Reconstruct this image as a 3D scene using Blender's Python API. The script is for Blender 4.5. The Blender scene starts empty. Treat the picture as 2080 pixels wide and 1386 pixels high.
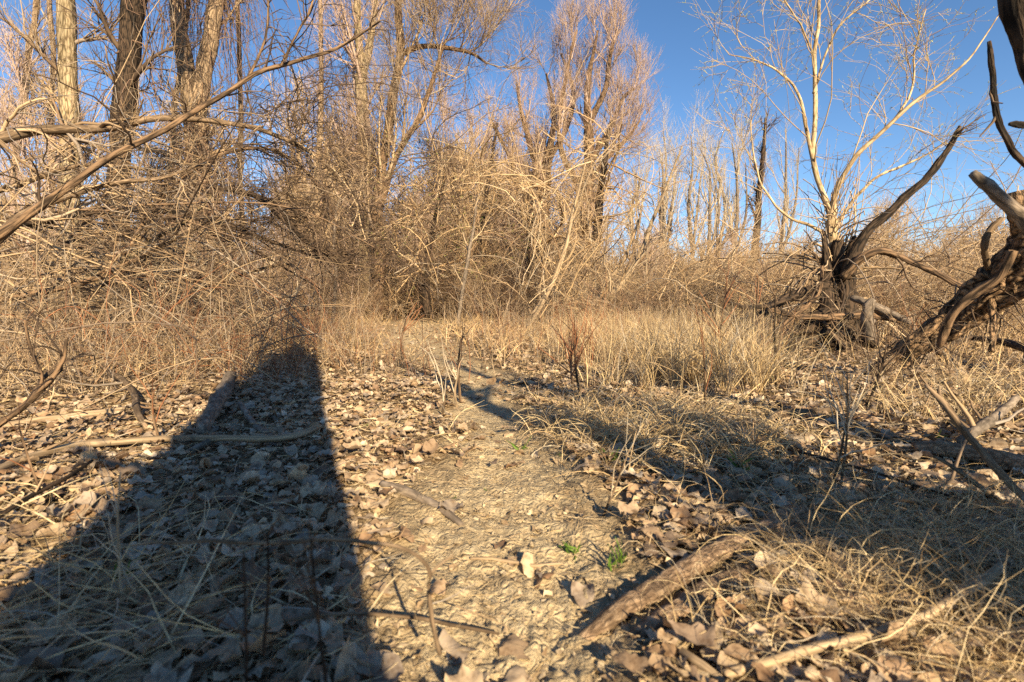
import bpy, math
import numpy as np
from mathutils import Vector, Matrix

R = np.random.default_rng(7)
C = bpy.context.scene.collection
SC = bpy.context.scene
PI = math.pi

# ------------------------------------------------------------------ camera
F = 1040.0            # focal length in pixels of the 2080 px wide photograph
CAMH = 0.50
HOR = 610.0           # row of the horizon
TH = math.atan((693 - HOR) / F)
cam = bpy.data.cameras.new('camera')
camo = bpy.data.objects.new('camera', cam)
C.objects.link(camo)
camo.location = (0, 0, CAMH)
camo.rotation_euler = (PI / 2 - TH, 0, 0)
cam.sensor_width = 36
cam.lens = 36 * F / 2080
cam.clip_start = 0.02
cam.clip_end = 3000
cam.dof.use_dof = True
cam.dof.focus_distance = 4.0
cam.dof.aperture_fstop = 5.0
SC.camera = camo

# ------------------------------------------------------------------ light
EL = math.radians(25.0)
AZ = math.radians(22.3)      # shadows run this far left of straight ahead
SD = np.array([-math.sin(AZ), math.cos(AZ)])      # direction shadows run on the ground
world = bpy.data.worlds.new('World')
SC.world = world
world.use_nodes = True
nt = world.node_tree
nt.nodes.clear()
wo = nt.nodes.new('ShaderNodeOutputWorld')
bg = nt.nodes.new('ShaderNodeBackground')
sky = nt.nodes.new('ShaderNodeTexSky')
sky.sky_type = 'NISHITA'
sky.sun_disc = False
sky.sun_elevation = EL
sky.sun_rotation = PI - AZ
sky.air_density = 0.75
sky.dust_density = 0.0
sky.ozone_density = 1.6
bg.inputs['Strength'].default_value = 0.078
hs = nt.nodes.new('ShaderNodeHueSaturation')
hs.inputs['Hue'].default_value = .5
hs.inputs['Saturation'].default_value = 1.16
nt.links.new(sky.outputs[0], hs.inputs['Color'])
nt.links.new(hs.outputs[0], bg.inputs[0])
nt.links.new(bg.outputs[0], wo.inputs[0])
sun = bpy.data.lights.new('sun', 'SUN')
sun.energy = 5.0
sun.angle = math.radians(0.55)
sun.color = (1.0, 0.81, 0.54)
suno = bpy.data.objects.new('sun', sun)
C.objects.link(suno)
sdir = Vector((SD[0] * math.cos(EL), SD[1] * math.cos(EL), -math.sin(EL)))
suno.rotation_euler = sdir.to_track_quat('-Z', 'Y').to_euler()
suno.location = (3, -8, 6)
SC.view_settings.view_transform = 'Standard'
SC.view_settings.look = 'None'
SC.view_settings.gamma = 1
SC.view_settings.use_curve_mapping = False
SC.view_settings.exposure = 1.3
SC.render.engine = 'CYCLES'
SC.cycles.use_denoising = False
SC.cycles.max_bounces = 6
SC.cycles.diffuse_bounces = 3
SC.cycles.use_adaptive_sampling = False
SC.render.filter_size = 1.35

# ------------------------------------------------------------------ helpers
def P(px, py, D):
    """point of the place seen at photograph pixel (px, py), D metres ahead"""
    u = (px - 1040) / F
    v = (693 - py) / F
    y = math.cos(TH) + v * math.sin(TH)
    z = v * math.cos(TH) - math.sin(TH)
    s = D / y
    return np.array([u * s, D, CAMH + z * s])

_T = np.random.default_rng(3).random((64, 256, 256)).astype(np.float32) if False else np.random.default_rng(3).random((256, 256)).astype(np.float32)
def vnoise(x, y):
    x = np.asarray(x, float); y = np.asarray(y, float)
    xi = np.floor(x).astype(int); yi = np.floor(y).astype(int)
    fx = x - xi; fy = y - yi
    fx = fx * fx * (3 - 2 * fx); fy = fy * fy * (3 - 2 * fy)
    a = _T[xi & 255, yi & 255]; b = _T[(xi + 1) & 255, yi & 255]
    c = _T[xi & 255, (yi + 1) & 255]; d = _T[(xi + 1) & 255, (yi + 1) & 255]
    return (a * (1 - fx) + b * fx) * (1 - fy) + (c * (1 - fx) + d * fx) * fy

# centre line of the trodden path: (y, x, half width)
PATH = .83 * np.array([[-3, .1, .3], [0.4, 0.02, .10], [0.78, 0.0, .16], [0.98, -.02, .32], [1.2, -.02, .30], [1.6, -.02, .24], [2.2, -.05, .2], [3.0, -.15, .2],
                 [4.2, -.2, .25], [6, -.9, .35], [8, -1.6, .5], [12, -2.2, .7], [20, -3.0, .8], [400, -3, .1]])
def path_w(x, y):
    cx = np.interp(y, PATH[:, 0], PATH[:, 1]) + .07 * (vnoise(y * 2.1, 3.3) - .5)
    hw = np.interp(y, PATH[:, 0], PATH[:, 2])
    d = np.abs(x - cx) / hw + .7 * (vnoise(x * 7 + 9, y * 7) - .5) + .4 * (vnoise(x * 19, y * 19) - .5)
    return np.clip(1.5 - d, 0, 1)

def hgt(x, y):
    x = np.asarray(x, float); y = np.asarray(y, float)
    r = np.hypot(x, y)
    fade = np.clip(1 - r / 60, 0, 1)
    h = .09 * (vnoise(x * .45 + 5, y * .45 + 7) - .5) + .05 * (vnoise(x * 1.7, y * 1.7) - .5) + .02 * (vnoise(x * 6, y * 6) - .5)
    h = h * (.4 + .6 * np.clip(r / 3, 0, 1)) * fade
    h = h + .04 * np.exp(-((x - 2.5) ** 2 / .9 + (y - 2.9) ** 2 / 1.1)) + .07 * np.exp(-((x - 1.15) ** 2 / .08 + (y - .85) ** 2 / .07))
    h = h - .03 * path_w(x, y) * (r < 20)
    return h

def G(px, py, dz=0.0):
    u = (px - 1040) / F
    v = (693 - py) / F
    y = math.cos(TH) + v * math.sin(TH)
    z = v * math.cos(TH) - math.sin(TH)
    s = -CAMH / z
    for _ in range(3):
        s = -(CAMH - float(hgt(u * s, y * s))) / z
    return np.array([u * s, y * s, float(hgt(u * s, y * s)) + dz])

def norm(a):
    return a / np.maximum(np.linalg.norm(a, axis=-1, keepdims=True), 1e-9)

def make_mesh(name, V, faces, mat, attrs=None, smooth=True):
    """faces: list of (n,k) int arrays"""
    me = bpy.data.meshes.new(name)
    V = np.asarray(V, np.float32)
    me.vertices.add(len(V))
    me.vertices.foreach_set('co', V.ravel())
    faces = [f for f in faces if len(f)]
    nl = sum(f.size for f in faces); npoly = sum(len(f) for f in faces)
    me.loops.add(nl); me.polygons.add(npoly)
    me.loops.foreach_set('vertex_index', np.concatenate([f.ravel() for f in faces]).astype(np.int32))
    tot = np.concatenate([np.full(len(f), f.shape[1]) for f in faces])
    st = np.concatenate([[0], np.cumsum(tot)[:-1]])
    me.polygons.foreach_set('loop_start', st.astype(np.int32))
    if smooth:
        me.polygons.foreach_set('use_smooth', np.ones(npoly, bool))
    for k, a in (attrs or {}).items():
        a = np.asarray(a, np.float32)
        at = me.attributes.new(k, 'FLOAT' if a.ndim == 1 else 'FLOAT_VECTOR', 'POINT')
        at.data.foreach_set('value' if a.ndim == 1 else 'vector', a.ravel())
    me.update(calc_edges=True)
    me.materials.append(mat)
    return me

def obj(name, me, parent=None):
    o = bpy.data.objects.new(name, me)
    C.objects.link(o)
    if parent is not None:
        o.parent = parent
        o.matrix_parent_inverse = parent.matrix_world.inverted() if False else Matrix.Translation(-Vector(parent.location))
    return o

def tag(o, label=None, cat=None, group=None, kind=None):
    if label: o['label'] = label
    if cat: o['category'] = cat
    if group: o['group'] = group
    if kind: o['kind'] = kind
    return o

def empty(name, loc, label, cat, group=None):
    o = bpy.data.objects.new(name, None)
    C.objects.link(o)
    o.location = tuple(float(v) for v in loc)
    o.empty_display_size = .1
    return tag(o, label, cat, group)

class Tubes:
    """collects round tubes of every thickness and joins them into one mesh"""
    def __init__(s):
        s.V = []; s.Fq = []; s.r = []; s.bk = []; s.n = 0; s.Ft = []
    def add(s, pts, rad, sides=3, rnd=None, rough=0.0, cap=True):
        pts = np.asarray(pts, float); rad = np.asarray(rad, float)
        if pts.ndim == 2: pts = pts[None]; rad = rad[None]
        n, M, _ = pts.shape
        if n == 0: return s
        t = np.empty_like(pts)
        t[:, 1:-1] = pts[:, 2:] - pts[:, :-2]; t[:, 0] = pts[:, 1] - pts[:, 0]; t[:, -1] = pts[:, -1] - pts[:, -2]
        t = norm(t)
        mean = norm(pts[:, -1] - pts[:, 0] + 1e-6)
        ref = np.where(np.abs(mean[:, 2:3]) < .8, np.array([[0, 0, 1.]]), np.array([[.8, .6, 0.]]))
        n1 = np.cross(t, ref[:, None, :]); n1 = norm(n1); n2 = np.cross(t, n1)
        a = np.arange(sides) * 2 * PI / sides
        ca = np.cos(a)[None, None, :, None]; sa = np.sin(a)[None, None, :, None]
        rr = rad[:, :, None, None]
        ln = np.concatenate([np.zeros((n, 1)), np.cumsum(np.linalg.norm(np.diff(pts, axis=1), axis=2), axis=1)], 1)
        if rough > 0:
            aa = a[None, None, :]
            off = R.random((n, 1, 1)) * 100
            cu = np.cos(aa); su = np.sin(aa)
            rm = rad.max()
            q = (vnoise(cu * 2.6 + off, su * 2.6 + ln[:, :, None] * .9 / rm * .35) - .5) + \
                .7 * (vnoise(cu * 6 + off, su * 6 + ln[:, :, None] / rm * 1.2) - .5) + .5 * (vnoise(cu * 13 + off + 5, su * 13 + ln[:, :, None] / rm * 2.6) - .5)
            rr = rr * (1 + rough * q[..., None])
        v = pts[:, :, None, :] + rr * (ca * n1[:, :, None, :] + sa * n2[:, :, None, :])
        s.V.append(v.reshape(-1, 3))
        base = s.n + (np.arange(n) * M * sides)[:, None, None] + (np.arange(M - 1) * sides)[None, :, None]
        j = np.arange(sides)[None, None, :]; j2 = (j + 1) % sides
        q = np.stack([base + j, base + j2, base + j2 + sides, base + j + sides], -1)
        s.Fq.append(q.reshape(-1, 4))
        if cap and sides > 4:
            for k in range(n):
                b = s.n + k * M * sides
                ring = b + (M - 1) * sides + np.arange(sides)
                s.Ft.append(np.stack([np.full(sides - 2, ring[0]), ring[1:-1], ring[2:]], -1))
                ring = (b + np.arange(sides))[::-1]
                s.Ft.append(np.stack([np.full(sides - 2, ring[0]), ring[1:-1], ring[2:]], -1))
        if rnd is None: rnd = R.random(n)
        s.r.append(np.repeat(np.broadcast_to(rnd, (n,)), M * sides))
        offs = R.random((n, 1, 1)) * 5
        bk = np.stack([np.broadcast_to(rad[:, :, None] * np.cos(a), (n, M, sides)), np.broadcast_to(rad[:, :, None] * np.sin(a), (n, M, sides)),
                       np.broadcast_to(ln[:, :, None] + offs, (n, M, sides))], -1)
        s.bk.append(bk.reshape(-1, 3))
        s.n += n * M * sides
        return s
    def mesh(s, name, mat, bark=False):
        at = {'rnd': np.concatenate(s.r)}
        if bark: at['bk'] = np.concatenate(s.bk)
        fs = [np.concatenate(s.Fq)]
        if s.Ft: fs.append(np.concatenate(s.Ft))
        return make_mesh(name, np.concatenate(s.V), fs, mat, at)
    def obj(s, name, mat, parent=None, bark=False):
        return obj(name, s.mesh(name, mat, bark), parent)

def spline(pts, rad, n, wob=0.0):
    """catmull-rom through the points, n samples, with a little wander"""
    pts = np.asarray(pts, float); rad = np.asarray(rad, float)
    m = len(pts)
    seg = np.linalg.norm(np.diff(pts, axis=0), axis=1)
    T = np.concatenate([[0], np.cumsum(seg)]); T /= T[-1]
    tt = np.linspace(0, 1, n)
    k = np.clip(np.searchsorted(T, tt, 'right') - 1, 0, m - 2)
    u = ((tt - T[k]) / (T[k + 1] - T[k]))[:, None]
    p0 = pts[np.maximum(k - 1, 0)]; p1 = pts[k]; p2 = pts[k + 1]; p3 = pts[np.minimum(k + 2, m - 1)]
    q = .5 * ((2 * p1) + (-p0 + p2) * u + (2 * p0 - 5 * p1 + 4 * p2 - p3) * u * u + (-p0 + 3 * p1 - 3 * p2 + p3) * u ** 3)
    r = rad[k] * (1 - u[:, 0]) + rad[k + 1] * u[:, 0]
    if wob:
        o = R.random(3) * 99
        f = tt * n * .35
        L = seg.sum()
        q = q + wob * L * (np.stack([vnoise(f + o[0], 1.), vnoise(f + o[1], 2.), vnoise(f + o[2], 3.)], -1) - .5) * np.minimum(1, tt * 6)[:, None]
    return q, r

def limb(coords, n=24, wob=.008):
    """coords: (px, py, D, radius in px)"""
    pts = [P(a, b, d) for a, b, d, r in coords]
    rad = [r * d / F for a, b, d, r in coords]
    return spline(pts, rad, n, wob)

def glimb(coords, n=24, wob=.006):
    """stick on the ground: (px, py, height above ground, radius in px at that spot)"""
    pts = [G(a, b, h) for a, b, h, r in coords]
    rad = [r * p[1] / F for p, (a, b, h, r) in zip(pts, coords)]
    return spline(pts, rad, n, wob)

def grow(pts, rad, k, L, ang, M=5, trop=(0, 0, 0), wob=.15, rf=.5, rmin=.001, t0=.15, t1=1., angv=.35, Lt=.5, rtip=.35):
    """k children from each parent polyline"""
    pts = np.asarray(pts, float); rad = np.asarray(rad, float)
    if pts.ndim == 2: pts = pts[None]; rad = rad[None]
    n, M0, _ = pts.shape
    t = (t0 + (t1 - t0) * R.random((n, k))).ravel()
    pi = np.repeat(np.arange(n), k)
    f = t * (M0 - 1); i = np.minimum(f.astype(int), M0 - 2); u = (f - i)[:, None]
    a = pts[pi, i]; b = pts[pi, i + 1]
    p = a * (1 - u) + b * u
    rp = rad[pi, i] * (1 - u[:, 0]) + rad[pi, i + 1] * u[:, 0]
    tan = norm(b - a)
    rv = norm(R.normal(size=(len(p), 3)))
    per = norm(np.cross(tan, rv))
    an = ang * (1 + angv * R.normal(size=len(p)))[:, None]
    d = norm(tan * np.cos(an) + per * np.sin(an))
    ll = L * (1 - Lt * t) * (.55 + .9 * R.random(len(p)))
    st = ll / (M - 1)
    out = np.empty((len(p), M, 3)); out[:, 0] = p
    bend = R.normal(size=(len(p), 3)) * wob * .6
    tr = np.array(trop, float)
    for m in range(1, M):
        d = norm(d + bend + R.normal(size=d.shape) * wob + tr * (st * 4)[:, None].clip(0, 2) / 2)
        out[:, m] = out[:, m - 1] + d * st[:, None]
    r0 = np.maximum(rp * rf, rmin)
    rr = r0[:, None] * np.linspace(1, rtip, M)[None]
    return out, np.maximum(rr, rmin * .5)

def keep_above(pts, z=.02):
    pts[..., 2] = np.maximum(pts[..., 2], z)
    return pts

# ------------------------------------------------------------------ materials
def mat_new(name):
    m = bpy.data.materials.new(name)
    m.use_nodes = True
    t = m.node_tree
    b = t.nodes['Principled BSDF']
    return m, t, b

def ramp(t, cols, pos=None):
    r = t.nodes.new('ShaderNodeValToRGB')
    e = r.color_ramp.elements
    pos = pos or list(np.linspace(0, 1, len(cols)))
    while len(e) < len(cols): e.new(.5)
    for q, c, p in zip(e, cols, pos):
        q.position = p; q.color = (*c, 1)
    return r

def attr(t, name):
    a = t.nodes.new('ShaderNodeAttribute'); a.attribute_name = name
    return a

def noise(t, scale, detail=4, vec=None, rough=.6):
    n = t.nodes.new('ShaderNodeTexNoise')
    n.inputs['Scale'].default_value = scale; n.inputs['Detail'].default_value = detail
    n.inputs['Roughness'].default_value = rough
    if vec is not None: t.links.new(vec, n.inputs['Vector'])
    return n

def mixc(t, fac, a, b, mode='MIX'):
    m = t.nodes.new('ShaderNodeMix'); m.data_type = 'RGBA'; m.blend_type = mode
    for s, v in ((0, fac), (6, a), (7, b)):
        if isinstance(v, (int, float)): m.inputs[s].default_value = v
        elif isinstance(v, tuple): m.inputs[s].default_value = (*v, 1)
        else: t.links.new(v, m.inputs[s])
    return m.outputs[2]

def twig_mat(name, cols, rough=.75):
    m, t, b = mat_new(name)
    a = attr(t, 'rnd')
    r = ramp(t, cols)
    t.links.new(a.outputs['Fac'], r.inputs[0])
    t.links.new(r.outputs[0], b.inputs['Base Color'])
    b.inputs['Roughness'].default_value = rough
    b.inputs['Specular IOR Level'].default_value = .25
    return m

def bark_mat(name, lo, hi, sc=18, stretch=.18, bump=.8, dist=.01, moss=None, smooth_top=None):
    m, t, b = mat_new(name)
    a = attr(t, 'bk')
    mp = t.nodes.new('ShaderNodeMapping'); mp.inputs['Scale'].default_value = (1, 1, stretch)
    t.links.new(a.outputs['Vector'], mp.inputs['Vector'])
    n1 = noise(t, sc, 6, mp.outputs[0], .65)
    n1.inputs['Distortion'].default_value = .6
    n2 = noise(t, sc * .22, 3, mp.outputs[0])
    v = t.nodes.new('ShaderNodeTexVoronoi'); v.feature = 'DISTANCE_TO_EDGE'; v.inputs['Scale'].default_value = sc * 1.1
    t.links.new(mp.outputs[0], v.inputs['Vector'])
    mx = t.nodes.new('ShaderNodeMath'); mx.operation = 'MULTIPLY_ADD'
    t.links.new(v.outputs['Distance'], mx.inputs[0]); mx.inputs[1].default_value = .9 if sc < 50 else .2
    t.links.new(n1.outputs[0], mx.inputs[2])
    r = ramp(t, [tuple(c * .45 for c in lo), lo, hi, tuple(min(.8, c * 1.25) for c in hi)], [.35, .5, .68, .95])
    t.links.new(mx.outputs[0], r.inputs[0])
    col = r.outputs[0]
    r2 = ramp(t, [(.62, .62, .62), (1.25, 1.22, 1.2)], [.35, .65])
    t.links.new(n2.outputs[0], r2.inputs[0])
    col = mixc(t, 1.0, col, r2.outputs[0], 'MULTIPLY')
    if moss:
        n3 = noise(t, 3.2, 3, a.outputs['Vector'])
        r3 = ramp(t, [(0, 0, 0), (1, 1, 1)], [.52, .66])
        t.links.new(n3.outputs[0], r3.inputs[0])
        col = mixc(t, r3.outputs[0], col, moss)
    t.links.new(col, b.inputs['Base Color'])
    b.inputs['Roughness'].default_value = .85
    b.inputs['Specular IOR Level'].default_value = .2
    bp = t.nodes.new('ShaderNodeBump'); bp.inputs['Strength'].default_value = bump; bp.inputs['Distance'].default_value = dist
    t.links.new(mx.outputs[0], bp.inputs['Height'])
    t.links.new(bp.outputs[0], b.inputs['Normal'])
    return m

def leaf_mat(name, cols, trans=.14, vein=True):
    m, t, b = mat_new(name)
    a = attr(t, 'rnd')
    oi = t.nodes.new('ShaderNodeObjectInfo')
    ad = t.nodes.new('ShaderNodeMath'); ad.operation = 'ADD'
    t.links.new(a.outputs['Fac'], ad.inputs[0]); t.links.new(oi.outputs['Random'], ad.inputs[1])
    fr = t.nodes.new('ShaderNodeMath'); fr.operation = 'FRACT'; t.links.new(ad.outputs[0], fr.inputs[0])
    r = ramp(t, cols); r.color_ramp.interpolation = 'LINEAR'
    t.links.new(fr.outputs[0], r.inputs[0])
    g = t.nodes.new('ShaderNodeNewGeometry')
    n = noise(t, 55, 4, g.outputs['Position'])
    r2 = ramp(t, [(.55, .5, .46), (1.0, 1.0, 1.0), (1.18, 1.18, 1.15)], [.34, .5, .7])
    t.links.new(n.outputs[0], r2.inputs[0])
    col = mixc(t, 1.0, r.outputs[0], r2.outputs[0], 'MULTIPLY')
    t.links.new(col, b.inputs['Base Color'])
    b.inputs['Roughness'].default_value = .62
    b.inputs['Specular IOR Level'].default_value = .35
    n4 = noise(t, 160, 3, g.outputs['Position'])
    bp = t.nodes.new('ShaderNodeBump'); bp.inputs['Strength'].default_value = .35; bp.inputs['Distance'].default_value = .002
    t.links.new(n4.outputs[0], bp.inputs['Height']); t.links.new(bp.outputs[0], b.inputs['Normal'])
    tr = t.nodes.new('ShaderNodeBsdfTranslucent'); t.links.new(col, tr.inputs['Color'])
    mx = t.nodes.new('ShaderNodeMixShader'); mx.inputs[0].default_value = trans
    t.links.new(b.outputs[0], mx.inputs[1]); t.links.new(tr.outputs[0], mx.inputs[2])
    t.links.new(mx.outputs[0], t.nodes['Material Output'].inputs['Surface'])
    return m

M = {}
M['leaf'] = leaf_mat('fallen leaf', [(.42, .30, .18), (.56, .43, .28), (.20, .12, .065), (.48, .36, .23), (.36, .28, .20), (.62, .51, .37), (.27, .16, .085), (.50, .35, .21), (.29, .21, .14), (.44, .32, .2), (.14, .085, .05), (.37, .31, .24), (.22, .14, .085)])
M['crumb'] = leaf_mat('crumbled litter', [(.50, .38, .23), (.36, .25, .14), (.58, .46, .30), (.26, .175, .1), (.50, .39, .24)], .1)
M['silt'] = leaf_mat('silted flakes', [(.50, .39, .24), (.42, .32, .195), (.56, .45, .29), (.47, .36, .22)], .05)
M['straw'] = leaf_mat('dry grass', [(.62, .47, .25), (.46, .33, .16), (.72, .58, .35), (.32, .21, .11), (.56, .41, .21), (.42, .37, .29), (.40, .28, .15)], .2)
M['straw_far'] = leaf_mat('dry grass far', [(.62, .44, .22), (.48, .33, .16), (.68, .51, .29), (.40, .26, .13)], .25)
M['green'] = leaf_mat('green blade', [(.10, .19, .03), (.16, .27, .04), (.07, .14, .025)], .4)
M['bud'] = leaf_mat('yellow green bud', [(.38, .44, .08), (.28, .36, .07), (.48, .48, .16)], .45)
M['catkin'] = leaf_mat('pale catkin', [(.50, .54, .30), (.60, .60, .42), (.38, .45, .17)], .4)
M['twig'] = twig_mat('tan twig', [(.13, .085, .05), (.34, .235, .135), (.46, .335, .20), (.26, .22, .18), (.20, .125, .07)])
M['twig_dark'] = twig_mat('dark twig', [(.05, .034, .024), (.10, .066, .042), (.17, .115, .07)])
M['twig_red'] = twig_mat('reddish stem', [(.20, .085, .04), (.30, .13, .06), (.13, .065, .04)])
M['twig_pink'] = twig_mat('pinkish crown twig', [(.36, .26, .20), (.48, .36, .29), (.30, .20, .15)])
M['twig_pale'] = twig_mat('pale twig', [(.46, .38, .27), (.56, .48, .36), (.38, .29, .19)])
M['scrub'] = twig_mat('scrub stem', [(.34, .22, .115), (.52, .37, .20), (.22, .135, .075), (.60, .45, .27), (.34, .28, .21)])
M['scrub_far'] = twig_mat('far scrub stem', [(.40, .28, .17), (.50, .37, .23), (.32, .22, .14)])
M['vine'] = twig_mat('vine', [(.17, .105, .07), (.27, .17, .11), (.12, .075, .05)])
M['willow'] = twig_mat('willow shoot', [(.38, .27, .13), (.48, .37, .22), (.28, .17, .08)], .5)
M['bark_tan'] = bark_mat('tan furrowed bark', (.13, .09, .055), (.34, .25, .16), 26, .16, 1., .02)
M['bark_yellow'] = bark_mat('pale yellowish bark', (.13, .095, .05), (.34, .27, .165), 24, .2, .7, .015)
M['bark_brown'] = bark_mat('brown bark', (.06, .04, .025), (.21, .135, .078), 24, .2, 1., .02)
M['bark_dark'] = bark_mat('dark rough bark', (.016, .012, .009), (.07, .047, .03), 30, .22, 1., .02)
M['bark_lean'] = bark_mat('deeply furrowed bark', (.045, .03, .018), (.30, .195, .11), 42, .55, 1., .03)
M['bark_grey'] = bark_mat('smooth grey branch', (.15, .12, .09), (.29, .235, .18), 60, .3, .5, .004)
M['bark_stick'] = bark_mat('tan stick bark', (.13, .09, .055), (.30, .215, .135), 90, .12, .6, .004)
M['wood_pale'] = bark_mat('bare pale wood', (.30, .22, .135), (.48, .37, .24), 80, .06, .4, .003)
M['willow_bark'] = bark_mat('smooth willow bark', (.30, .21, .11), (.48, .37, .22), 25, .3, .4, .006)
M['log'] = bark_mat('rotting log bark', (.21, .14, .085), (.44, .315, .20), 90, .5, 1., .008)

# ground: packed silt path with leaf mould either side
m, t, b = mat_new('ground')
g = t.nodes.new('ShaderNodeNewGeometry')
pw = attr(t, 'pw')
n1 = noise(t, 26, 7, g.outputs['Position'], .7)
v1 = t.nodes.new('ShaderNodeTexVoronoi'); v1.inputs['Scale'].default_value = 42
t.links.new(g.outputs['Position'], v1.inputs['Vector'])
v2 = t.nodes.new('ShaderNodeTexVoronoi'); v2.feature = 'DISTANCE_TO_EDGE'; v2.inputs['Scale'].default_value = 34
nd = noise(t, 12, 3, g.outputs['Position'])
va = t.nodes.new('ShaderNodeVectorMath'); va.operation = 'MULTIPLY_ADD'; va.inputs[1].default_value = (.14, .14, .14)
t.links.new(nd.outputs['Color'], va.inputs[0]); t.links.new(g.outputs['Position'], va.inputs[2])
t.links.new(va.outputs[0], v2.inputs['Vector'])
rs = ramp(t, [(.28, .205, .12), (.47, .37, .225), (.56, .455, .29)], [.3, .52, .72])
t.links.new(n1.outputs[0], rs.inputs[0])
rl = ramp(t, [(.05, .034, .02), (.20, .14, .08), (.11, .075, .045), (.27, .19, .11), (.15, .10, .06)])  # leaf mould tones, darkened to put shade into the gaps between leaves
t.links.new(v1.outputs['Color'], rl.inputs[0])
col = mixc(t, pw.outputs['Fac'], rl.outputs[0], rs.outputs[0])
t.links.new(col, b.inputs['Base Color'])
b.inputs['Roughness'].default_value = .95; b.inputs['Specular IOR Level'].default_value = .1
hm = t.nodes.new('ShaderNodeMath'); hm.operation = 'MULTIPLY_ADD'
cl = t.nodes.new('ShaderNodeClamp'); cl.inputs['Max'].default_value = .25
t.links.new(v2.outputs['Distance'], cl.inputs['Value'])
t.links.new(cl.outputs[0], hm.inputs[0]); hm.inputs[1].default_value = 1.0; t.links.new(n1.outputs[0], hm.inputs[2])
bp = t.nodes.new('ShaderNodeBump'); bp.inputs['Strength'].default_value = 1.; bp.inputs['Distance'].default_value = .016
t.links.new(hm.outputs[0], bp.inputs['Height']); t.links.new(bp.outputs[0], b.inputs['Normal'])
M['ground'] = m

# ------------------------------------------------------------------ ground
rings = np.concatenate([[0.0, .12, .25], np.geomspace(.35, 9, 250), np.geomspace(9.6, 900, 60)])
ang = np.concatenate([np.radians(np.linspace(-58, 58, 370)), np.radians(np.linspace(58, 302, 60))[1:-1]])
RR, AA = np.meshgrid(rings, ang, indexing='ij')
gx = RR * np.sin(AA); gy = RR * np.cos(AA)
gz = hgt(gx, gy)
fine = np.clip(1 - RR / 7, 0, 1) * (RR > .3)
pwv = path_w(gx, gy)
gz = gz + fine * (.016 * (vnoise(gx * 30, gy * 30) - .5) + .012 * np.abs(vnoise(gx * 62 + 3, gy * 62) - .5) * 2)
V = np.stack([gx, gy, gz], -1).reshape(-1, 3)
na = len(ang)
i = np.arange(len(rings) - 1)[:, None] * na
j = np.arange(na)[None]; j2 = (j + 1) % na
q = np.stack([i + j, i + na + j, i + na + j2, i + j2], -1).reshape(-1, 4)[:, ::-1]
ground = obj('ground', make_mesh('ground', V, [q], M['ground'], {'pw': pwv.ravel()}))
tag(ground, 'leaf-strewn forest floor with a bare silty trail down the middle', None, None, 'structure')

# ------------------------------------------------------------------ leaves
def leaf_templates(nt_, nout=14, seed=1, lobed=.12):
    """crinkled, curled broad leaves: centre, two inner rings, toothed outline"""
    r = np.random.default_rng(seed)
    out = []
    n2 = nout // 2
    for k in range(nt_):
        a = np.linspace(0, 2 * PI, nout, endpoint=False)
        tooth = np.where(np.arange(nout) % 2, 1.03, .97)
        rad = .5 * (1 + .26 * np.cos(a) + .16 * np.cos(3 * a) * r.uniform(-.3, 1)) * (1 + lobed * r.normal(size=nout)) * tooth
        asp = r.uniform(.5, .95)
        if r.random() < .35: rad *= np.where(np.abs(a - r.uniform(0, 6)) < .8, .45, 1)   # torn
        ox = rad * np.cos(a); oy = rad * np.sin(a) * asp
        i2 = np.arange(0, nout, 2)
        mx, my = ox[i2] * .62, oy[i2] * .62
        x = np.concatenate([[0], mx, ox]); y = np.concatenate([[0], my, oy])
        c1 = r.uniform(.2, 1.5) * r.choice([-1, 1], p=[.4, .6]); th = r.uniform(0, PI)
        u = x * np.cos(th) + y * np.sin(th); w = -x * np.sin(th) + y * np.cos(th)
        fold = r.uniform(0, .45)
        hyp = np.hypot(x, y)
        z = c1 * u * u * .5 + fold * np.abs(y) + .10 * r.normal(size=len(x)) * hyp + .16 * np.sin(w * 11 + r.uniform(0, 6)) * hyp
        edge = np.concatenate([[0], np.zeros(n2), np.maximum(0, r.normal(size=nout)) * .09])
        z = z + edge
        if r.random() < .3:      # rolled up
            kq = r.uniform(2.5, 5); z = (1 - np.cos(u * kq)) / kq * 1.1 + .06 * r.normal(size=len(x)) * hyp; u2 = np.sin(u * kq) / kq
            x = u2 * np.cos(th) - w * np.sin(th); y = u2 * np.sin(th) + w * np.cos(th)
        out.append(np.stack([x, y, z], -1))
    f = []
    for i in range(n2):
        c0, c1_ = 1 + i, 1 + (i + 1) % n2
        o0, o1, o2 = 1 + n2 + 2 * i, 1 + n2 + 2 * i + 1, 1 + n2 + (2 * i + 2) % nout
        f += [[0, c0, c1_], [c0, o0, o1], [c0, o1, c1_], [c1_, o1, o2]]
    return np.array(out), np.array(f), np.zeros((0, 4), int)

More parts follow.
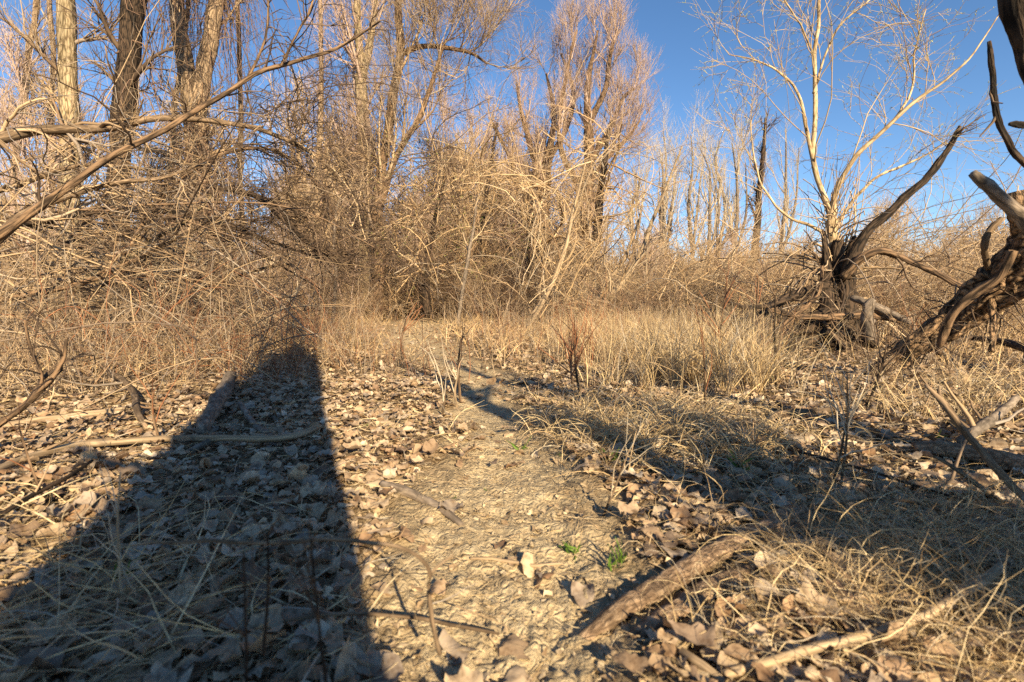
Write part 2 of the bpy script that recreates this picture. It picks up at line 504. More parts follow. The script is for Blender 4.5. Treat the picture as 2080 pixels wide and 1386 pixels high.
def rotmats(n, tilt, r=R):
    yaw = r.random(n) * 2 * PI
    tz = np.abs(r.normal(size=n)) * tilt; ta = r.random(n) * 2 * PI
    roll = np.where(r.random(n) < .35, PI, 0)
    cy, sy = np.cos(yaw), np.sin(yaw)
    Z = np.zeros((n, 3, 3)); Z[:, 0, 0] = cy; Z[:, 0, 1] = -sy; Z[:, 1, 0] = sy; Z[:, 1, 1] = cy; Z[:, 2, 2] = 1
    k = np.stack([np.cos(ta), np.sin(ta), np.zeros(n)], -1)
    K = np.zeros((n, 3, 3)); K[:, 0, 2] = k[:, 1]; K[:, 1, 2] = -k[:, 0]; K[:, 2, 0] = -k[:, 1]; K[:, 2, 1] = k[:, 0]
    I = np.eye(3)[None]
    T = I + np.sin(tz)[:, None, None] * K + (1 - np.cos(tz))[:, None, None] * (K @ K)
    X = np.zeros((n, 3, 3)); X[:, 0, 0] = 1; X[:, 1, 1] = np.cos(roll); X[:, 2, 2] = np.cos(roll); X[:, 1, 2] = -np.sin(roll); X[:, 2, 1] = np.sin(roll)
    return T @ Z @ X

def scatter(name, tmpl, pos, size, tilt, mat, parent=None):
    T, tri, qd = tmpl
    n = len(pos); nv = T.shape[1]
    k = R.integers(0, len(T), n)
    v = T[k] * size[:, None, None]
    v = np.einsum('nij,nvj->nvi', rotmats(n, tilt), v) + pos[:, None]
    # nothing far under the ground
    zmin = hgt(pos[:, 0], pos[:, 1])[:, None] - .004
    lift = np.maximum(0, zmin - v[:, :, 2].min(axis=1, keepdims=True))
    v[:, :, 2] += lift * .8
    o = (np.arange(n) * nv)[:, None, None]
    fs = [(tri[None] + o).reshape(-1, 3)]
    if len(qd): fs.append((qd[None] + o).reshape(-1, 4))
    return obj(name, make_mesh(name, v.reshape(-1, 3), fs, mat, {'rnd': np.repeat(R.random(n), nv)}, smooth=True), parent)

def sector(n, r0, r1, a0=-50, a1=50, pw=1.0):
    """random ground points in the camera's sector, density falling off with distance (pw: 2 = even)"""
    u = R.random(n)
    if pw == 0: r = r0 * (r1 / r0) ** u
    else: r = (r0 ** pw + u * (r1 ** pw - r0 ** pw)) ** (1 / pw)
    a = np.radians(a0 + (a1 - a0) * R.random(n))
    return r * np.sin(a), r * np.cos(a)

LOG = [(G(1190, 1300)[:2], G(1590, 1075)[:2], .035), (G(1310, 1290)[:2], G(1520, 1165)[:2], .03), (G(775, 990)[:2], G(935, 1070)[:2], .012), (G(1385, 1338)[:2], G(1470, 1400)[:2], .012)]
def glade(x, y):
    """the leafy opening before the willow and under the leaning trunk has little grass"""
    b = np.degrees(np.arctan2(x, y)); r = np.hypot(x, y)
    return ~((b > 27) & (b < 39) & (r > 2.9) & (r < 9) & (R.random(len(x)) < .9))
def clear(x, y):
    k = np.ones(len(x), bool)
    for a, b, w in LOG:
        d = b - a; t = np.clip(((x - a[0]) * d[0] + (y - a[1]) * d[1]) / (d @ d), 0, 1)
        k &= np.hypot(x - a[0] - t * d[0], y - a[1] - t * d[1]) > w
    return k
def litter_points(n, r0, r1, pw, pathkeep, layer, **k):
    x, y = sector(n, r0, r1, pw=pw, **k)
    w = path_w(x, y)
    d = vnoise(x * 2.3 + 40, y * 2.3) * .7 + vnoise(x * 6 + 4, y * 6) * .5
    keep = (R.random(n) < np.where(w > .3, pathkeep, 1)) & (R.random(n) < .45 + d)
    x, y, w = x[keep], y[keep], w[keep]
    kq = clear(x, y); x, y, w = x[kq], y[kq], w[kq]
    z = hgt(x, y) + R.random(len(x)) * layer * (1 - .8 * w)
    return np.stack([x, y, z], -1)

LT = leaf_templates(50, 16, 1, .055)
LT2 = leaf_templates(40, 8, 2, .18)
LT3 = leaf_templates(24, 10, 5, .25)
T3 = (LT3[0][:, [0, 6, 8, 10, 12, 14]], np.array([[0, 1 + i, 1 + (i + 1) % 5] for i in range(5)]), np.zeros((0, 4), int))

p = litter_points(8600, .5, 3.2, 1.2, .07, .03)
o = scatter('leaf_litter', LT, p, R.uniform(.026, .06, len(p)) * np.where(R.random(len(p)) < .4, .55, 1), .27, M['leaf'])
tag(o, 'drift of crisp curled tan leaves covering the forest floor', 'leaf litter', None, 'stuff')
p = litter_points(29000, 2.6, 11, 1.4, .25, .035, a0=-52, a1=52)
o = scatter('leaf_litter', LT2, p, R.uniform(.025, .066, len(p)), .34, M['leaf'])
tag(o, 'farther carpet of pale curled leaves running back under the scrub', 'leaf litter', None, 'stuff')
p = litter_points(34000, .45, 4.5, .9, .10, .012)
o = scatter('leaf_crumbs', T3, p, R.uniform(.010, .030, len(p)), .45, M['crumb'])
tag(o, 'broken bits of brown leaf sifted between the whole leaves', 'leaf crumbs', None, 'stuff')
# silted flakes on the trail
x, y = sector(15000, .5, 5.0, -28, 28, pw=1.2)
w = path_w(x, y); kq = R.random(len(x)) < w
x, y = x[kq], y[kq]
p = np.stack([x, y, hgt(x, y) + .003 + .004 * R.random(len(x))], -1)
o = scatter('silt_flakes', T3, p, R.uniform(.004, .013, len(p)) * np.where(R.random(len(p)) < .06, 1.8, 1), .12, M['silt'])
tag(o, 'silt-coated leaf flakes trodden flat along the bare trail', 'silt flakes', None, 'stuff')

# the largest single leaves: parts of the ground
BIG = leaf_templates(16, 24, 11, .035)
bigm = []
for k in range(16):
    T, tri, qd = BIG
    bigm.append(make_mesh('leaf', T[k], [tri, qd], M['leaf'], {'rnd': np.full(len(T[k]), R.random())}, smooth=True))
x, y = sector(900, .62, 2.6, -46, 46, pw=.9)
w = path_w(x, y); kq = (R.random(900) < np.where(w > .3, .12, 1)) & clear(x, y)
x, y = x[kq][:300], y[kq][:300]
rm = rotmats(len(x), .3)
for k in range(len(x)):
    o = bpy.data.objects.new('leaf', bigm[k % 16]); C.objects.link(o); o.parent = ground
    s = R.uniform(.036, .068)
    mm = Matrix([list(map(float, row)) for row in rm[k]]).to_4x4()
    o.matrix_basis = Matrix.Translation((x[k], y[k], float(hgt(x[k], y[k])) + .02 + .012 * R.random())) @ mm @ Matrix.Scale(s, 4)

# ------------------------------------------------------------------ grass
def blades(name, base, L, W, lean, curl, M_, mat, yaw=None, parent=None, rough=.25, zmin=.004, follow=True):
    """curved ribbons; lean = angle from the vertical, curl = how much more they bend over along their length"""
    n = len(base)
    yaw = R.random(n) * 2 * PI if yaw is None else yaw
    pts = np.empty((n, M_, 3)); pts[:, 0] = base
    a = lean.copy(); st = L / (M_ - 1); yy = yaw.copy()
    dy = R.normal(size=n) * rough
    for k in range(1, M_):
        d = np.stack([np.sin(a) * np.cos(yy), np.sin(a) * np.sin(yy), np.cos(a)], -1)
        pts[:, k] = pts[:, k - 1] + d * st[:, None]
        a = a + curl / (M_ - 1) + R.normal(size=n) * rough * .5
        yy = yy + dy + R.normal(size=n) * rough
    hh = hgt(pts[..., 0], pts[..., 1]) + zmin if follow else 0 * pts[..., 2]
    pts[..., 2] = np.maximum(pts[..., 2], hh)
    t = norm(np.gradient(pts, axis=1))
    sv = norm(R.normal(size=(n, 1, 3)))
    side = norm(np.cross(t, sv))
    w = W[:, None] * np.interp(np.linspace(0, 1, M_), [0, .15, .6, 1], [.6, 1, .8, .12])[None]
    v = np.stack([pts - side * w[..., None] / 2, pts + side * w[..., None] / 2], 2).reshape(n, -1, 3)
    k = np.arange(M_ - 1) * 2
    q = np.stack([k, k + 1, k + 3, k + 2], -1)
    fq = (q[None] + (np.arange(n) * 2 * M_)[:, None, None]).reshape(-1, 4)
    return obj(name, make_mesh(name, v.reshape(-1, 3), [fq], mat, {'rnd': np.repeat(R.random(n), 2 * M_)}), parent)

def at_ground(x, y, dz=0):
    return np.stack([x, y, hgt(x, y) + dz], -1)

# straw lying everywhere
x, y = sector(11000, .55, 7, -50, 50, pw=1.1)
kq = R.random(len(x)) > path_w(x, y) * 1.1 - .12; x, y = x[kq], y[kq]
o = blades('straw_litter', at_ground(x, y, .012 + .02 * R.random(len(x))), R.uniform(.03, .15, len(x)), R.uniform(.0008, .0024, len(x)) * np.clip(np.hypot(x, y) / 1.5, .6, 1.5),
           R.normal(1.5, .12, len(x)), R.normal(.1, .35, len(x)), 5, M['straw'])
tag(o, 'loose straw lying criss-cross over the leaves', 'straw', None, 'stuff')

x, y = sector(14000, .5, 4, -48, 48, pw=1.2)
o = blades('straw_bits', at_ground(x, y, .006), R.uniform(.01, .06, len(x)), R.uniform(.0006, .0016, len(x)), R.normal(1.52, .06, len(x)), R.normal(.05, .2, len(x)), 3, M['straw'])
tag(o, 'short bits of straw and root fibre on the bare trail', 'straw bits', None, 'stuff')

def patch(coords, n, spread=1.0):
    """random ground points around pixel places: (px, py, sx metres, sy metres, weight)"""
    cs = [(G(a, b), sx, sy, w) for a, b, sx, sy, w in coords]
    ws = np.array([c[3] for c in cs], float); ws /= ws.sum()
    k = R.choice(len(cs), n, p=ws)
    c = np.array([c[0][:2] for c in cs])[k]; s = np.array([[c[1], c[2]] for c in cs])[k]
    q = c + R.normal(size=(n, 2)) * s * spread
    x, y = q[:, 0], q[:, 1]
    kq = (np.hypot(x, y) > .72) & (R.random(len(x)) > path_w(x, y) * 1.3) & clear(x, y) & glade(x, y)
    return x[kq], y[kq]

def tuss(x, y, amount=.6, cell=.11):
    """pull points toward tussock centres"""
    ix = np.floor(x / cell); iy = np.floor(y / cell)
    jx = (np.sin(ix * 127.1 + iy * 311.7) * 43758.5) % 1; jy = (np.sin(ix * 269.5 + iy * 183.3) * 43758.5) % 1
    cx = (ix + jx) * cell; cy = (iy + jy) * cell
    return x + (cx - x) * amount, y + (cy - y) * amount

# upright dry grass right of the trail, thick and tangled
x, y = patch([(1290, 730, .35, .5, 3), (1400, 700, .7, .8, 5), (1500, 735, .4, .4, 3), (1220, 700, .3, .8, 2), (1590, 700, .5, .6, 2), (1400, 790, .25, .2, 2.2),
              (1540, 790, .18, .15, 1), (1330, 650, .9, 1.2, 3)], 14000)
x, y = tuss(x, y, .75, .16)
o = blades('dry_grass', at_ground(x, y), R.uniform(.14, .52, len(x)), R.uniform(.0016, .0044, len(x)),
           np.abs(R.normal(.22, .24, len(x))), R.uniform(-.1, 1.7, len(x)), 6, M['straw'], rough=.14)
tag(o, 'thick stand of bleached dry grass right of the trail', 'dry grass', None, 'stuff')
x, y = patch([(1940, 800, .25, .12, 3), (1880, 850, .12, .08, 2), (2050, 840, .15, .1, 1.5)], 700)
o = blades('grass_tuft', at_ground(x, y), R.uniform(.08, .26, len(x)), R.uniform(.0014, .0036, len(x)),
           np.abs(R.normal(.35, .3, len(x))), R.uniform(.2, 2.2, len(x)), 6, M['straw'], rough=.16)
tag(o, 'thin dry grass under the leaning trunk', 'dry grass', None, 'stuff')
# low matted grass with a fringe over the middle right
x, y = patch([(1200, 880, .22, .14, 3), (1330, 900, .25, .15, 4), (1440, 930, .2, .12, 2), (1160, 850, .15, .2, 1), (1300, 850, .3, .2, 3), (1480, 900, .12, .08, 1)], 4200)
x, y = tuss(x, y, .6, .1)
o = blades('matted_grass', at_ground(x, y, .01), R.uniform(.07, .22, len(x)), R.uniform(.0014, .0034, len(x)),
           np.abs(R.normal(.75, .35, len(x))), R.uniform(.5, 2.4, len(x)), 7, M['straw'], rough=.22)
tag(o, 'low matted fringe of dead grass arching over the trail edge', 'matted grass', None, 'stuff')
# near corner lower right, long wiry loops
x, y = patch([(1950, 1200, .16, .14, 3), (2060, 1130, .14, .12, 3), (1750, 1200, .16, .1, 2), (1850, 1100, .2, .1, 2), (2000, 1330, .12, .08, 2), (1650, 1290, .18, .06, 1), (1720, 1080, .2, .1, 1), (1600, 1180, .15, .08, .5)], 4300)
o = blades('tangled_grass', at_ground(x, y, .01), R.uniform(.07, .24, len(x)), R.uniform(.0006, .0017, len(x)),
           np.abs(R.normal(.8, .4, len(x))), R.uniform(.8, 3.2, len(x)), 9, M['straw'], rough=.26)
tag(o, 'wiry looping dead grass heaped in the near right corner', 'tangled grass', None, 'stuff')
# left foreground straw, long
x, y = patch([(200, 1130, .25, .12, 3), (80, 1250, .15, .1, 3), (300, 1300, .25, .08, 2), (130, 1350, .15, .06, 2), (500, 1200, .3, .1, 1), (420, 1350, .2, .05, 1)], 900)
o = blades('loose_straw', at_ground(x, y, .012), R.uniform(.08, .26, len(x)), R.uniform(.0012, .0032, len(x)),
           np.abs(R.normal(1.25, .22, len(x))), R.uniform(-.1, .9, len(x)), 7, M['straw'], rough=.14)
tag(o, 'long loose straws strewn over the shaded near left leaves', 'loose straw', None, 'stuff')
# middle distance short grass on both sides of the trail and under the scrub
x, y = sector(15000, 4.2, 16, -52, 52, pw=1.3)
kq = (R.random(len(x)) < np.where(path_w(x, y) > .3, .25, 1)) & glade(x, y); x, y = x[kq], y[kq]
x, y = tuss(x, y, .6, .2)
o = blades('short_grass', at_ground(x, y), R.uniform(.06, .34, len(x)), R.uniform(.004, .009, len(x)),
           np.abs(R.normal(.45, .4, len(x))), R.uniform(.1, 1.8, len(x)), 4, M['straw_far'], rough=.15)
tag(o, 'sparse tawny grass at the foot of the scrub', 'grass', None, 'stuff')

# ------------------------------------------------------------------ trees and branches
RS = dict(k=1.0)
def build(label, cat, name, stems, lv, group=None, bark='bark_brown', twig='twig', sides=9, n=26, wob=.008, rough=.22,
          stem_name='trunk', crown_name='crown', vines=0, vine_from=None, vlen=1.6, ground_stems=False, extra=None, collar=None, crown_mat2=None, buds=None):
    """one plant: stems (first is the trunk), then levels of growth joined in its crown"""
    ss = []
    for c in stems:
        c = [(q[0], q[1], q[2], q[3] * RS['k']) for q in c]
        ss.append((glimb if ground_stems else limb)(c, n, wob))
    base = ss[0][0][0]
    root = empty(name, base, label, cat, group)
    for k, (p, r) in enumerate(ss):
        T = Tubes().add(p, r, sides, rough=rough)
        T.obj(stem_name if k == 0 else 'limb', M[bark], root, bark=True)
    pts = np.array([p for p, r in ss]); rad = np.array([r for p, r in ss])
    cur = (pts, rad)
    allv = [cur]
    T = Tubes()
    for q, L in enumerate(lv):
        a = dict(L); k = a.pop('k'); sd = a.pop('sides', 3)
        src = cur
        if a.pop('all', False):
            src = cur
        if q == 0 and 'only' in a:
            idx = a.pop('only'); src = (pts[idx], rad[idx])
        cur = grow(src[0], src[1], k, **a)
        keep_above(cur[0], .03)
        allv.append(cur)
        if q == 0 and base[1] < 11 and (cat != 'tree' or len(cur[0]) <= 90):
            for w_ in range(len(cur[0])):
                Tubes().add(cur[0][w_], cur[1][w_], 5 if cat in ('tree', 'bough') else 4).obj('branch' if cat in ('tree', 'bough') else 'twig', M[twig], root)
        else:
            T.add(cur[0], cur[1], sd)
    if T.V: tag(T.obj(crown_name, M[twig], root), kind='stuff')
    if vines:
        vf = allv[min(1, len(allv) - 1)] if vine_from is None else (pts[vine_from], rad[vine_from])
        v = grow(vf[0], vf[1], vines, L=vlen, ang=1.6, M=9, trop=(0, 0, -1.6), wob=.28, rf=.25, rmin=.0035, t0=.1, rtip=.6, Lt=.1)
        keep_above(v[0], .03)
        TV = Tubes().add(*v, 3)
        v2 = grow(v[0], v[1], 3, L=.5, ang=.8, M=5, trop=(0, 0, -1.2), wob=.35, rf=.7, rmin=.0025, t0=.1)
        keep_above(v2[0], .03)
        tag(TV.add(*v2, 3).obj('vines', M['vine'], root), kind='stuff')
    if buds:
        bm, bn, bl = buds
        tips = cur[0]
        pr, rr_ = grow(tips, cur[1], bn, L=bl, ang=.7, M=3, wob=.2, rf=1, rmin=bl * .12, rtip=.3, t0=.3)
        tag(Tubes().add(pr, rr_, 3).obj('buds', M[bm], root), kind='stuff')
    return root

# --- tall trees at the left, beyond the tangle
lvL = [dict(k=9, L=1.6, ang=.8, M=7, trop=(0, 0, .5), wob=.18, rf=.3, rmin=.012, t0=.35, sides=4),
       dict(k=9, L=.9, ang=.7, M=5, trop=(0, 0, .2), wob=.2, rf=.5, rmin=.006),
       dict(k=8, L=.5, ang=.6, M=4, wob=.2, rf=.6, rmin=.0035)]
build('straight tree with pale yellowish trunk, leftmost of the big trunks', 'tree', 'tree',
      [[(146, 650, 9, 19), (142, 500, 9, 18), (140, 300, 9, 17), (138, 150, 9, 16), (136, -30, 9, 15), (132, -240, 9, 13)]], lvL, bark='bark_yellow', twig='twig')
build('leaning tree with dark brown furrowed bark between two paler trunks', 'tree', 'tree',
      [[(248, 660, 8, 23), (242, 520, 8, 21), (245, 380, 8, 20), (252, 220, 8, 20), (265, 80, 8, 20), (280, -40, 8, 20), (300, -240, 8, 17)]], lvL, bark='bark_dark', twig='twig_dark', vines=6)
build('forked tree with vine curtains hanging from both of its arms', 'tree', 'tree',
      [[(408, 655, 10, 24), (404, 500, 10, 22), (400, 360, 10, 22), (396, 235, 10, 21)],
       [(396, 250, 10, 18), (380, 140, 10, 15), (362, 30, 10, 14), (350, -120, 10, 12), (345, -240, 10, 10)],
       [(396, 250, 10, 18), (414, 160, 10, 15), (432, 60, 10, 14), (450, -60, 10, 13), (470, -240, 10, 10)]], lvL, bark='bark_tan', twig='twig', vines=13, vlen=2.4)
slim = [dict(k=16, L=1.3, ang=.6, M=6, trop=(0, 0, .7), wob=.16, rf=.35, rmin=.008, t0=.25),
        dict(k=7, L=.7, ang=.6, M=5, trop=(0, 0, .3), wob=.2, rf=.5, rmin=.005),
        dict(k=6, L=.4, ang=.6, M=3, wob=.2, rf=.6, rmin=.003)]
for lab, st, tw in (
    ('slim leaning tree at the left edge, reddish vines along its stem', [(20, 640, 11, 7), (25, 400, 11, 6), (45, 220, 11, 6), (62, 90, 11, 5), (78, -30, 11, 5), (90, -200, 11, 3)], 'twig'),
    ('slim pale tree with a kinked stem just left of the yellowish trunk', [(100, 640, 12, 7), (108, 420, 12, 6), (106, 200, 12, 5), (112, 120, 12, 5), (98, 20, 12, 5), (92, -180, 12, 3)], 'twig_pale'),
    ('thin straight sapling between the dark trunk and the forked tree', [(338, 640, 11, 6), (345, 400, 11, 5), (352, 250, 11, 5), (368, 120, 11, 5), (385, -30, 11, 4), (390, -200, 11, 3)], 'twig_pale'),
    ('thin tree with greenish buds right of the forked tree', [(500, 640, 12, 6), (492, 430, 12, 5), (486, 200, 12, 5), (482, 30, 12, 4), (478, -160, 12, 3)], 'twig'),
    ('slender tree left of the double pale trunk, lost in hanging vines', [(640, 640, 15, 7), (648, 400, 15, 6), (655, 180, 15, 5), (650, -30, 15, 4), (652, -200, 15, 3)], 'twig_pink'),
):
    build(lab, 'tree', 'tree', [st], slim, bark='bark_tan', twig=tw, sides=6, vines=3, vlen=1.3, buds=('bud', 1, .045) if 'greenish' in lab or 'straight sapling' in lab else None)

# --- middle trees
lvM = [dict(k=11, L=2.6, ang=.7, M=7, trop=(0, 0, .6), wob=.14, rf=.35, rmin=.018, t0=.2, sides=4),
       dict(k=9, L=1.4, ang=.65, M=5, trop=(0, 0, .4), wob=.18, rf=.5, rmin=.010),
       dict(k=8, L=.8, ang=.55, M=4, trop=(0, 0, .3), wob=.18, rf=.6, rmin=.0045),
       dict(k=2, L=.5, ang=.5, M=3, wob=.15, rf=.7, rmin=.003)]
build('tall tree with a pale trunk splitting into a narrow V near the top', 'tree', 'tree',
      [[(738, 645, 14, 14), (742, 480, 14, 13), (740, 330, 14, 12), (736, 200, 14, 12), (733, 150, 14, 10)],
       [(735, 160, 14, 8), (728, 60, 14, 7), (722, -60, 14, 6), (715, -220, 14, 4)],
       [(735, 165, 14, 8), (752, 80, 14, 7), (765, -20, 14, 5), (780, -200, 14, 4)]], lvM, bark='bark_yellow', twig='twig_pink', vines=5)
build('dark crooked tree beside the pale V-shaped one, bare crown spreading right', 'tree', 'tree',
      [[(766, 650, 13, 13), (770, 520, 13, 12), (768, 420, 13, 11), (782, 300, 13, 9), (798, 200, 13, 9), (812, 110, 13, 8), (808, 20, 13, 7), (815, -120, 13, 5)],
       [(808, 115, 13, 6), (850, 95, 13, 5), (910, 98, 13, 4), (960, 110, 13, 3), (990, 130, 13, 2)],
       [(772, 420, 13, 8), (800, 330, 13, 6), (850, 240, 13, 5), (880, 160, 13, 4), (905, 80, 13, 2)]], lvM, bark='bark_brown', twig='twig', vines=3)
build('many-armed tree with a feathery pinkish crown, left of the tallest plume', 'tree', 'tree',
      [[(1075, 645, 17, 14), (1098, 530, 17, 12), (1106, 430, 17, 11), (1112, 330, 17, 10), (1125, 260, 17, 6), (1120, 200, 17, 4), (1110, 150, 17, 2)],
       [(1106, 420, 17, 8), (1085, 320, 17, 6), (1060, 230, 17, 4), (1050, 170, 17, 2)],
       [(1100, 470, 17, 8), (1060, 400, 17, 6), (1040, 330, 17, 4), (1000, 250, 17, 3)],
       [(1112, 330, 17, 6), (1150, 260, 17, 5), (1165, 190, 17, 4), (1140, 110, 17, 2)]],
      [dict(k=12, L=1.5, ang=.65, M=6, trop=(0, 0, .8), wob=.12, rf=.35, rmin=.016, t0=.2, sides=4),
       dict(k=9, L=.9, ang=.55, M=5, trop=(0, 0, .7), wob=.14, rf=.5, rmin=.008),
       dict(k=8, L=.6, ang=.45, M=4, trop=(0, 0, .6), wob=.14, rf=.6, rmin=.004)], bark='bark_brown', twig='twig_pink', vines=2)
build('tallest feathery tree of the middle, its crown a plume against the sky', 'tree', 'tree',
      [[(1180, 645, 16, 15), (1188, 520, 16, 13), (1192, 400, 16, 12), (1196, 300, 16, 10), (1194, 220, 16, 7), (1198, 150, 16, 5), (1208, 100, 16, 3), (1215, 60, 16, 2)],
       [(1196, 250, 16, 7), (1230, 180, 16, 5), (1240, 110, 16, 4), (1255, 60, 16, 2)],
       [(1194, 340, 16, 7), (1240, 260, 16, 5), (1265, 200, 16, 4), (1290, 180, 16, 2)],
       [(1192, 400, 16, 7), (1150, 330, 16, 6), (1135, 260, 16, 4), (1150, 160, 16, 3), (1172, 60, 16, 2)],
       [(1192, 380, 16, 6), (1225, 330, 16, 5), (1275, 280, 16, 3), (1300, 245, 16, 2)]],
      [dict(k=12, L=1.6, ang=.65, M=6, trop=(0, 0, .8), wob=.12, rf=.35, rmin=.016, t0=.2, sides=4),
       dict(k=9, L=.9, ang=.55, M=5, trop=(0, 0, .7), wob=.14, rf=.5, rmin=.008),
       dict(k=8, L=.6, ang=.45, M=4, trop=(0, 0, .6), wob=.14, rf=.6, rmin=.004)], bark='bark_brown', twig='twig_pink', vines=4)
# brown, vine-smothered column against the tallest tree and other lesser trunks
for lab, st in (
    ('dead trunk wrapped in brown vines right of the tallest tree', [(1205, 640, 14, 10), (1215, 450, 14, 9), (1228, 330, 14, 6), (1236, 260, 14, 3)]),
    ('short dark trunk standing in vines at the heart of the middle thicket', [(1085, 640, 13, 12), (1080, 520, 13, 10), (1076, 420, 13, 7), (1080, 350, 13, 4)]),
    ('bushy half-height tree with yellow-green first leaves', [(868, 640, 12, 9), (865, 560, 12, 8), (880, 470, 12, 6), (895, 400, 12, 4), (905, 340, 12, 2)]),
    ('leaning bushy tree in the gap left of the many-armed tree', [(960, 640, 14, 8), (968, 520, 14, 7), (985, 420, 14, 5), (1000, 320, 14, 3), (1010, 250, 14, 2)]),
):
    g = 'green' in lab
    build(lab, 'tree', 'tree', [st], [dict(k=15, L=2.4, ang=1.0, M=7, trop=(0, 0, -.1), wob=.2, rf=.4, rmin=.012, t0=.25),
          dict(k=7, L=1.3, ang=.8, M=6, trop=(0, 0, -.3), wob=.24, rf=.6, rmin=.007), dict(k=5, L=.6, ang=.7, M=4, wob=.2, rf=.6, rmin=.004)],
          bark='bark_dark', twig='scrub', vines=4, vlen=1.8, buds=('bud', 1, .07) if g else None)

# --- pale leaning poles in front of the middle trees
poles = [
    ('pale dead pole leaning right before the middle thicket, the longest one', [(1185, 690, 8.2, 8), (1235, 610, 8.2, 7), (1290, 535, 8.2, 6), (1325, 450, 8.2, 4), (1350, 390, 8.2, 3), (1385, 300, 8.2, 1.5)]),
    ('second pale pole leaning just left of and beside the longest one', [(1170, 670, 8.6, 6), (1225, 590, 8.6, 5), (1270, 520, 8.6, 4), (1300, 440, 8.6, 2)]),
    ('thin pale pole leaning right at the foot of the tallest tree', [(1060, 690, 8, 5), (1110, 600, 8, 4), (1150, 500, 8, 4), (1165, 430, 8, 3), (1190, 330, 8, 1.5)]),
    ('thin bleached pole slanting across the dark trunk in the vines', [(1075, 650, 9, 4), (1130, 560, 9, 4), (1160, 460, 9, 3), (1200, 350, 9, 2), (1260, 270, 9, 1)]),
    ('grey crooked sapling standing alone before the bushy tree', [(930, 660, 10, 4), (945, 560, 10, 4), (962, 460, 10, 3), (968, 400, 10, 2)]),
    ('dark thin sapling rising on the left of the trail mouth', [(675, 660, 8, 4), (682, 560, 8, 3.5), (678, 470, 8, 3), (690, 400, 8, 2)]),
]
for lab, st in poles:
    build(lab, 'sapling', 'sapling', [st], [dict(k=10, L=.7, ang=.6, M=5, trop=(0, 0, .6), wob=.15, rf=.4, rmin=.004, t0=.2), dict(k=4, L=.4, ang=.6, M=4, wob=.2, rf=.6, rmin=.003)],
          bark='wood_pale' if 'pale' in lab or 'bleach' in lab else 'bark_grey', twig='scrub', sides=6, rough=.1)

# --- row of pale upright trees, right of the middle
row = [(1290, 640, 21, 345), (1338, 640, 22, 330), (1352, 620, 25, 270), (1400, 640, 24, 275), (1432, 630, 21, 300), (1463, 630, 26, 265), (1495, 630, 24, 290), (1590, 630, 25, 260)]
rl = ['narrow pale tree, first of the row right of the tall plume', 'pale forking tree, second of the row right of the plume', 'fine pale tree with its top highest at the left of the row',
      'twin-topped pale tree in the middle of the row', 'pale tree with a darker stem in the middle of the row', 'fine-tipped pale tree before the vine-wrapped snag', 'pale tree touching the vine-wrapped snag on its left', 'pale tree showing through behind the budding willow']
for (px, pb, D, pt), lab in zip(row, rl):
    j = R.uniform(-14, 14, 4)
    build(lab, 'tree', 'tree', [[(px, pb, D, 5), (px + j[0] * .5, 520, D, 4.5), (px + j[1], 420, D, 3.2), (px + j[2], (pt + 400) / 2, D, 2), (px + j[3], pt, D, 1)],
          [(px + j[0] * .5, 520, D, 3.5), (px + 18 + j[1], 430, D, 2.4), (px + 26 + j[3], pt + 40, D, .8)]],
          [dict(k=8, L=2.4, ang=.62, M=6, trop=(0, 0, .7), wob=.12, rf=.5, rmin=.012, t0=.1), dict(k=6, L=1.3, ang=.5, M=4, trop=(0, 0, .5), wob=.14, rf=.5, rmin=.006),
           dict(k=5, L=.8, ang=.45, M=3, wob=.1, rf=.6, rmin=.004)], 'pale upright trees in a row right of the middle', bark='bark_grey', twig='twig_pale', sides=5, n=14, rough=0)
build('tall narrow snag wrapped in brown vines beyond the willow', 'tree', 'tree',
      [[(1520, 640, 20, 8), (1535, 500, 20, 7), (1542, 400, 20, 6), (1550, 320, 20, 4), (1556, 240, 20, 2)]],
      [dict(k=24, L=.9, ang=.5, M=5, trop=(0, 0, .4), wob=.15, rf=.4, rmin=.010, t0=.1), dict(k=6, L=.5, ang=.5, M=4, wob=.2, rf=.6, rmin=.01)], bark='bark_dark', twig='twig_dark', vines=3)

# --- the budding willow at the right
W = 5.7
RS['k'] = .5
wl = [[(1700, 640, W, 34), (1698, 590, W, 33), (1692, 540, W, 27), (1690, 480, W, 22), (1690, 425, W, 17)],
      [(1690, 430, W, 13), (1672, 395, W, 10), (1658, 350, W, 10), (1652, 280, W, 9), (1656, 200, W, 8), (1656, 100, W, 7), (1662, 20, W, 6), (1660, -120, W, 4)],
      [(1656, 350, W, 7), (1640, 270, W, 7), (1622, 190, W, 5), (1590, 150, W, 4), (1540, 125, W, 3), (1480, 110, W, 1.5)],
      [(1690, 430, W, 12), (1702, 380, W - .1, 10), (1730, 325, W - .2, 9), (1790, 270, W - .3, 8), (1850, 215, W - .4, 7), (1920, 160, W - .5, 5), (1985, 100, W - .6, 3), (2030, 30, W - .6, 2)],
      [(1652, 190, W, 5), (1670, 130, W, 4), (1700, 60, W, 4), (1760, 5, W, 3), (1830, -60, W, 2)],
      [(1696, 470, W + .2, 9), (1722, 420, W + .2, 7), (1780, 360, W + .2, 5), (1850, 330, W + .2, 4), (1920, 290, W + .1, 2)],
      [(1690, 480, W + .1, 8), (1640, 458, W, 6), (1600, 440, W, 5), (1570, 410, W, 4), (1545, 370, W, 4), (1530, 300, W, 3), (1525, 240, W, 1.5)],
      [(1800, 262, W - .3, 5), (1850, 190, W - .2, 4), (1860, 100, W - .2, 3), (1880, 20, W - .2, 2)],
      [(1655, 120, W, 4), (1630, 60, W, 3), (1600, 10, W, 3), (1560, -60, W, 2)]]
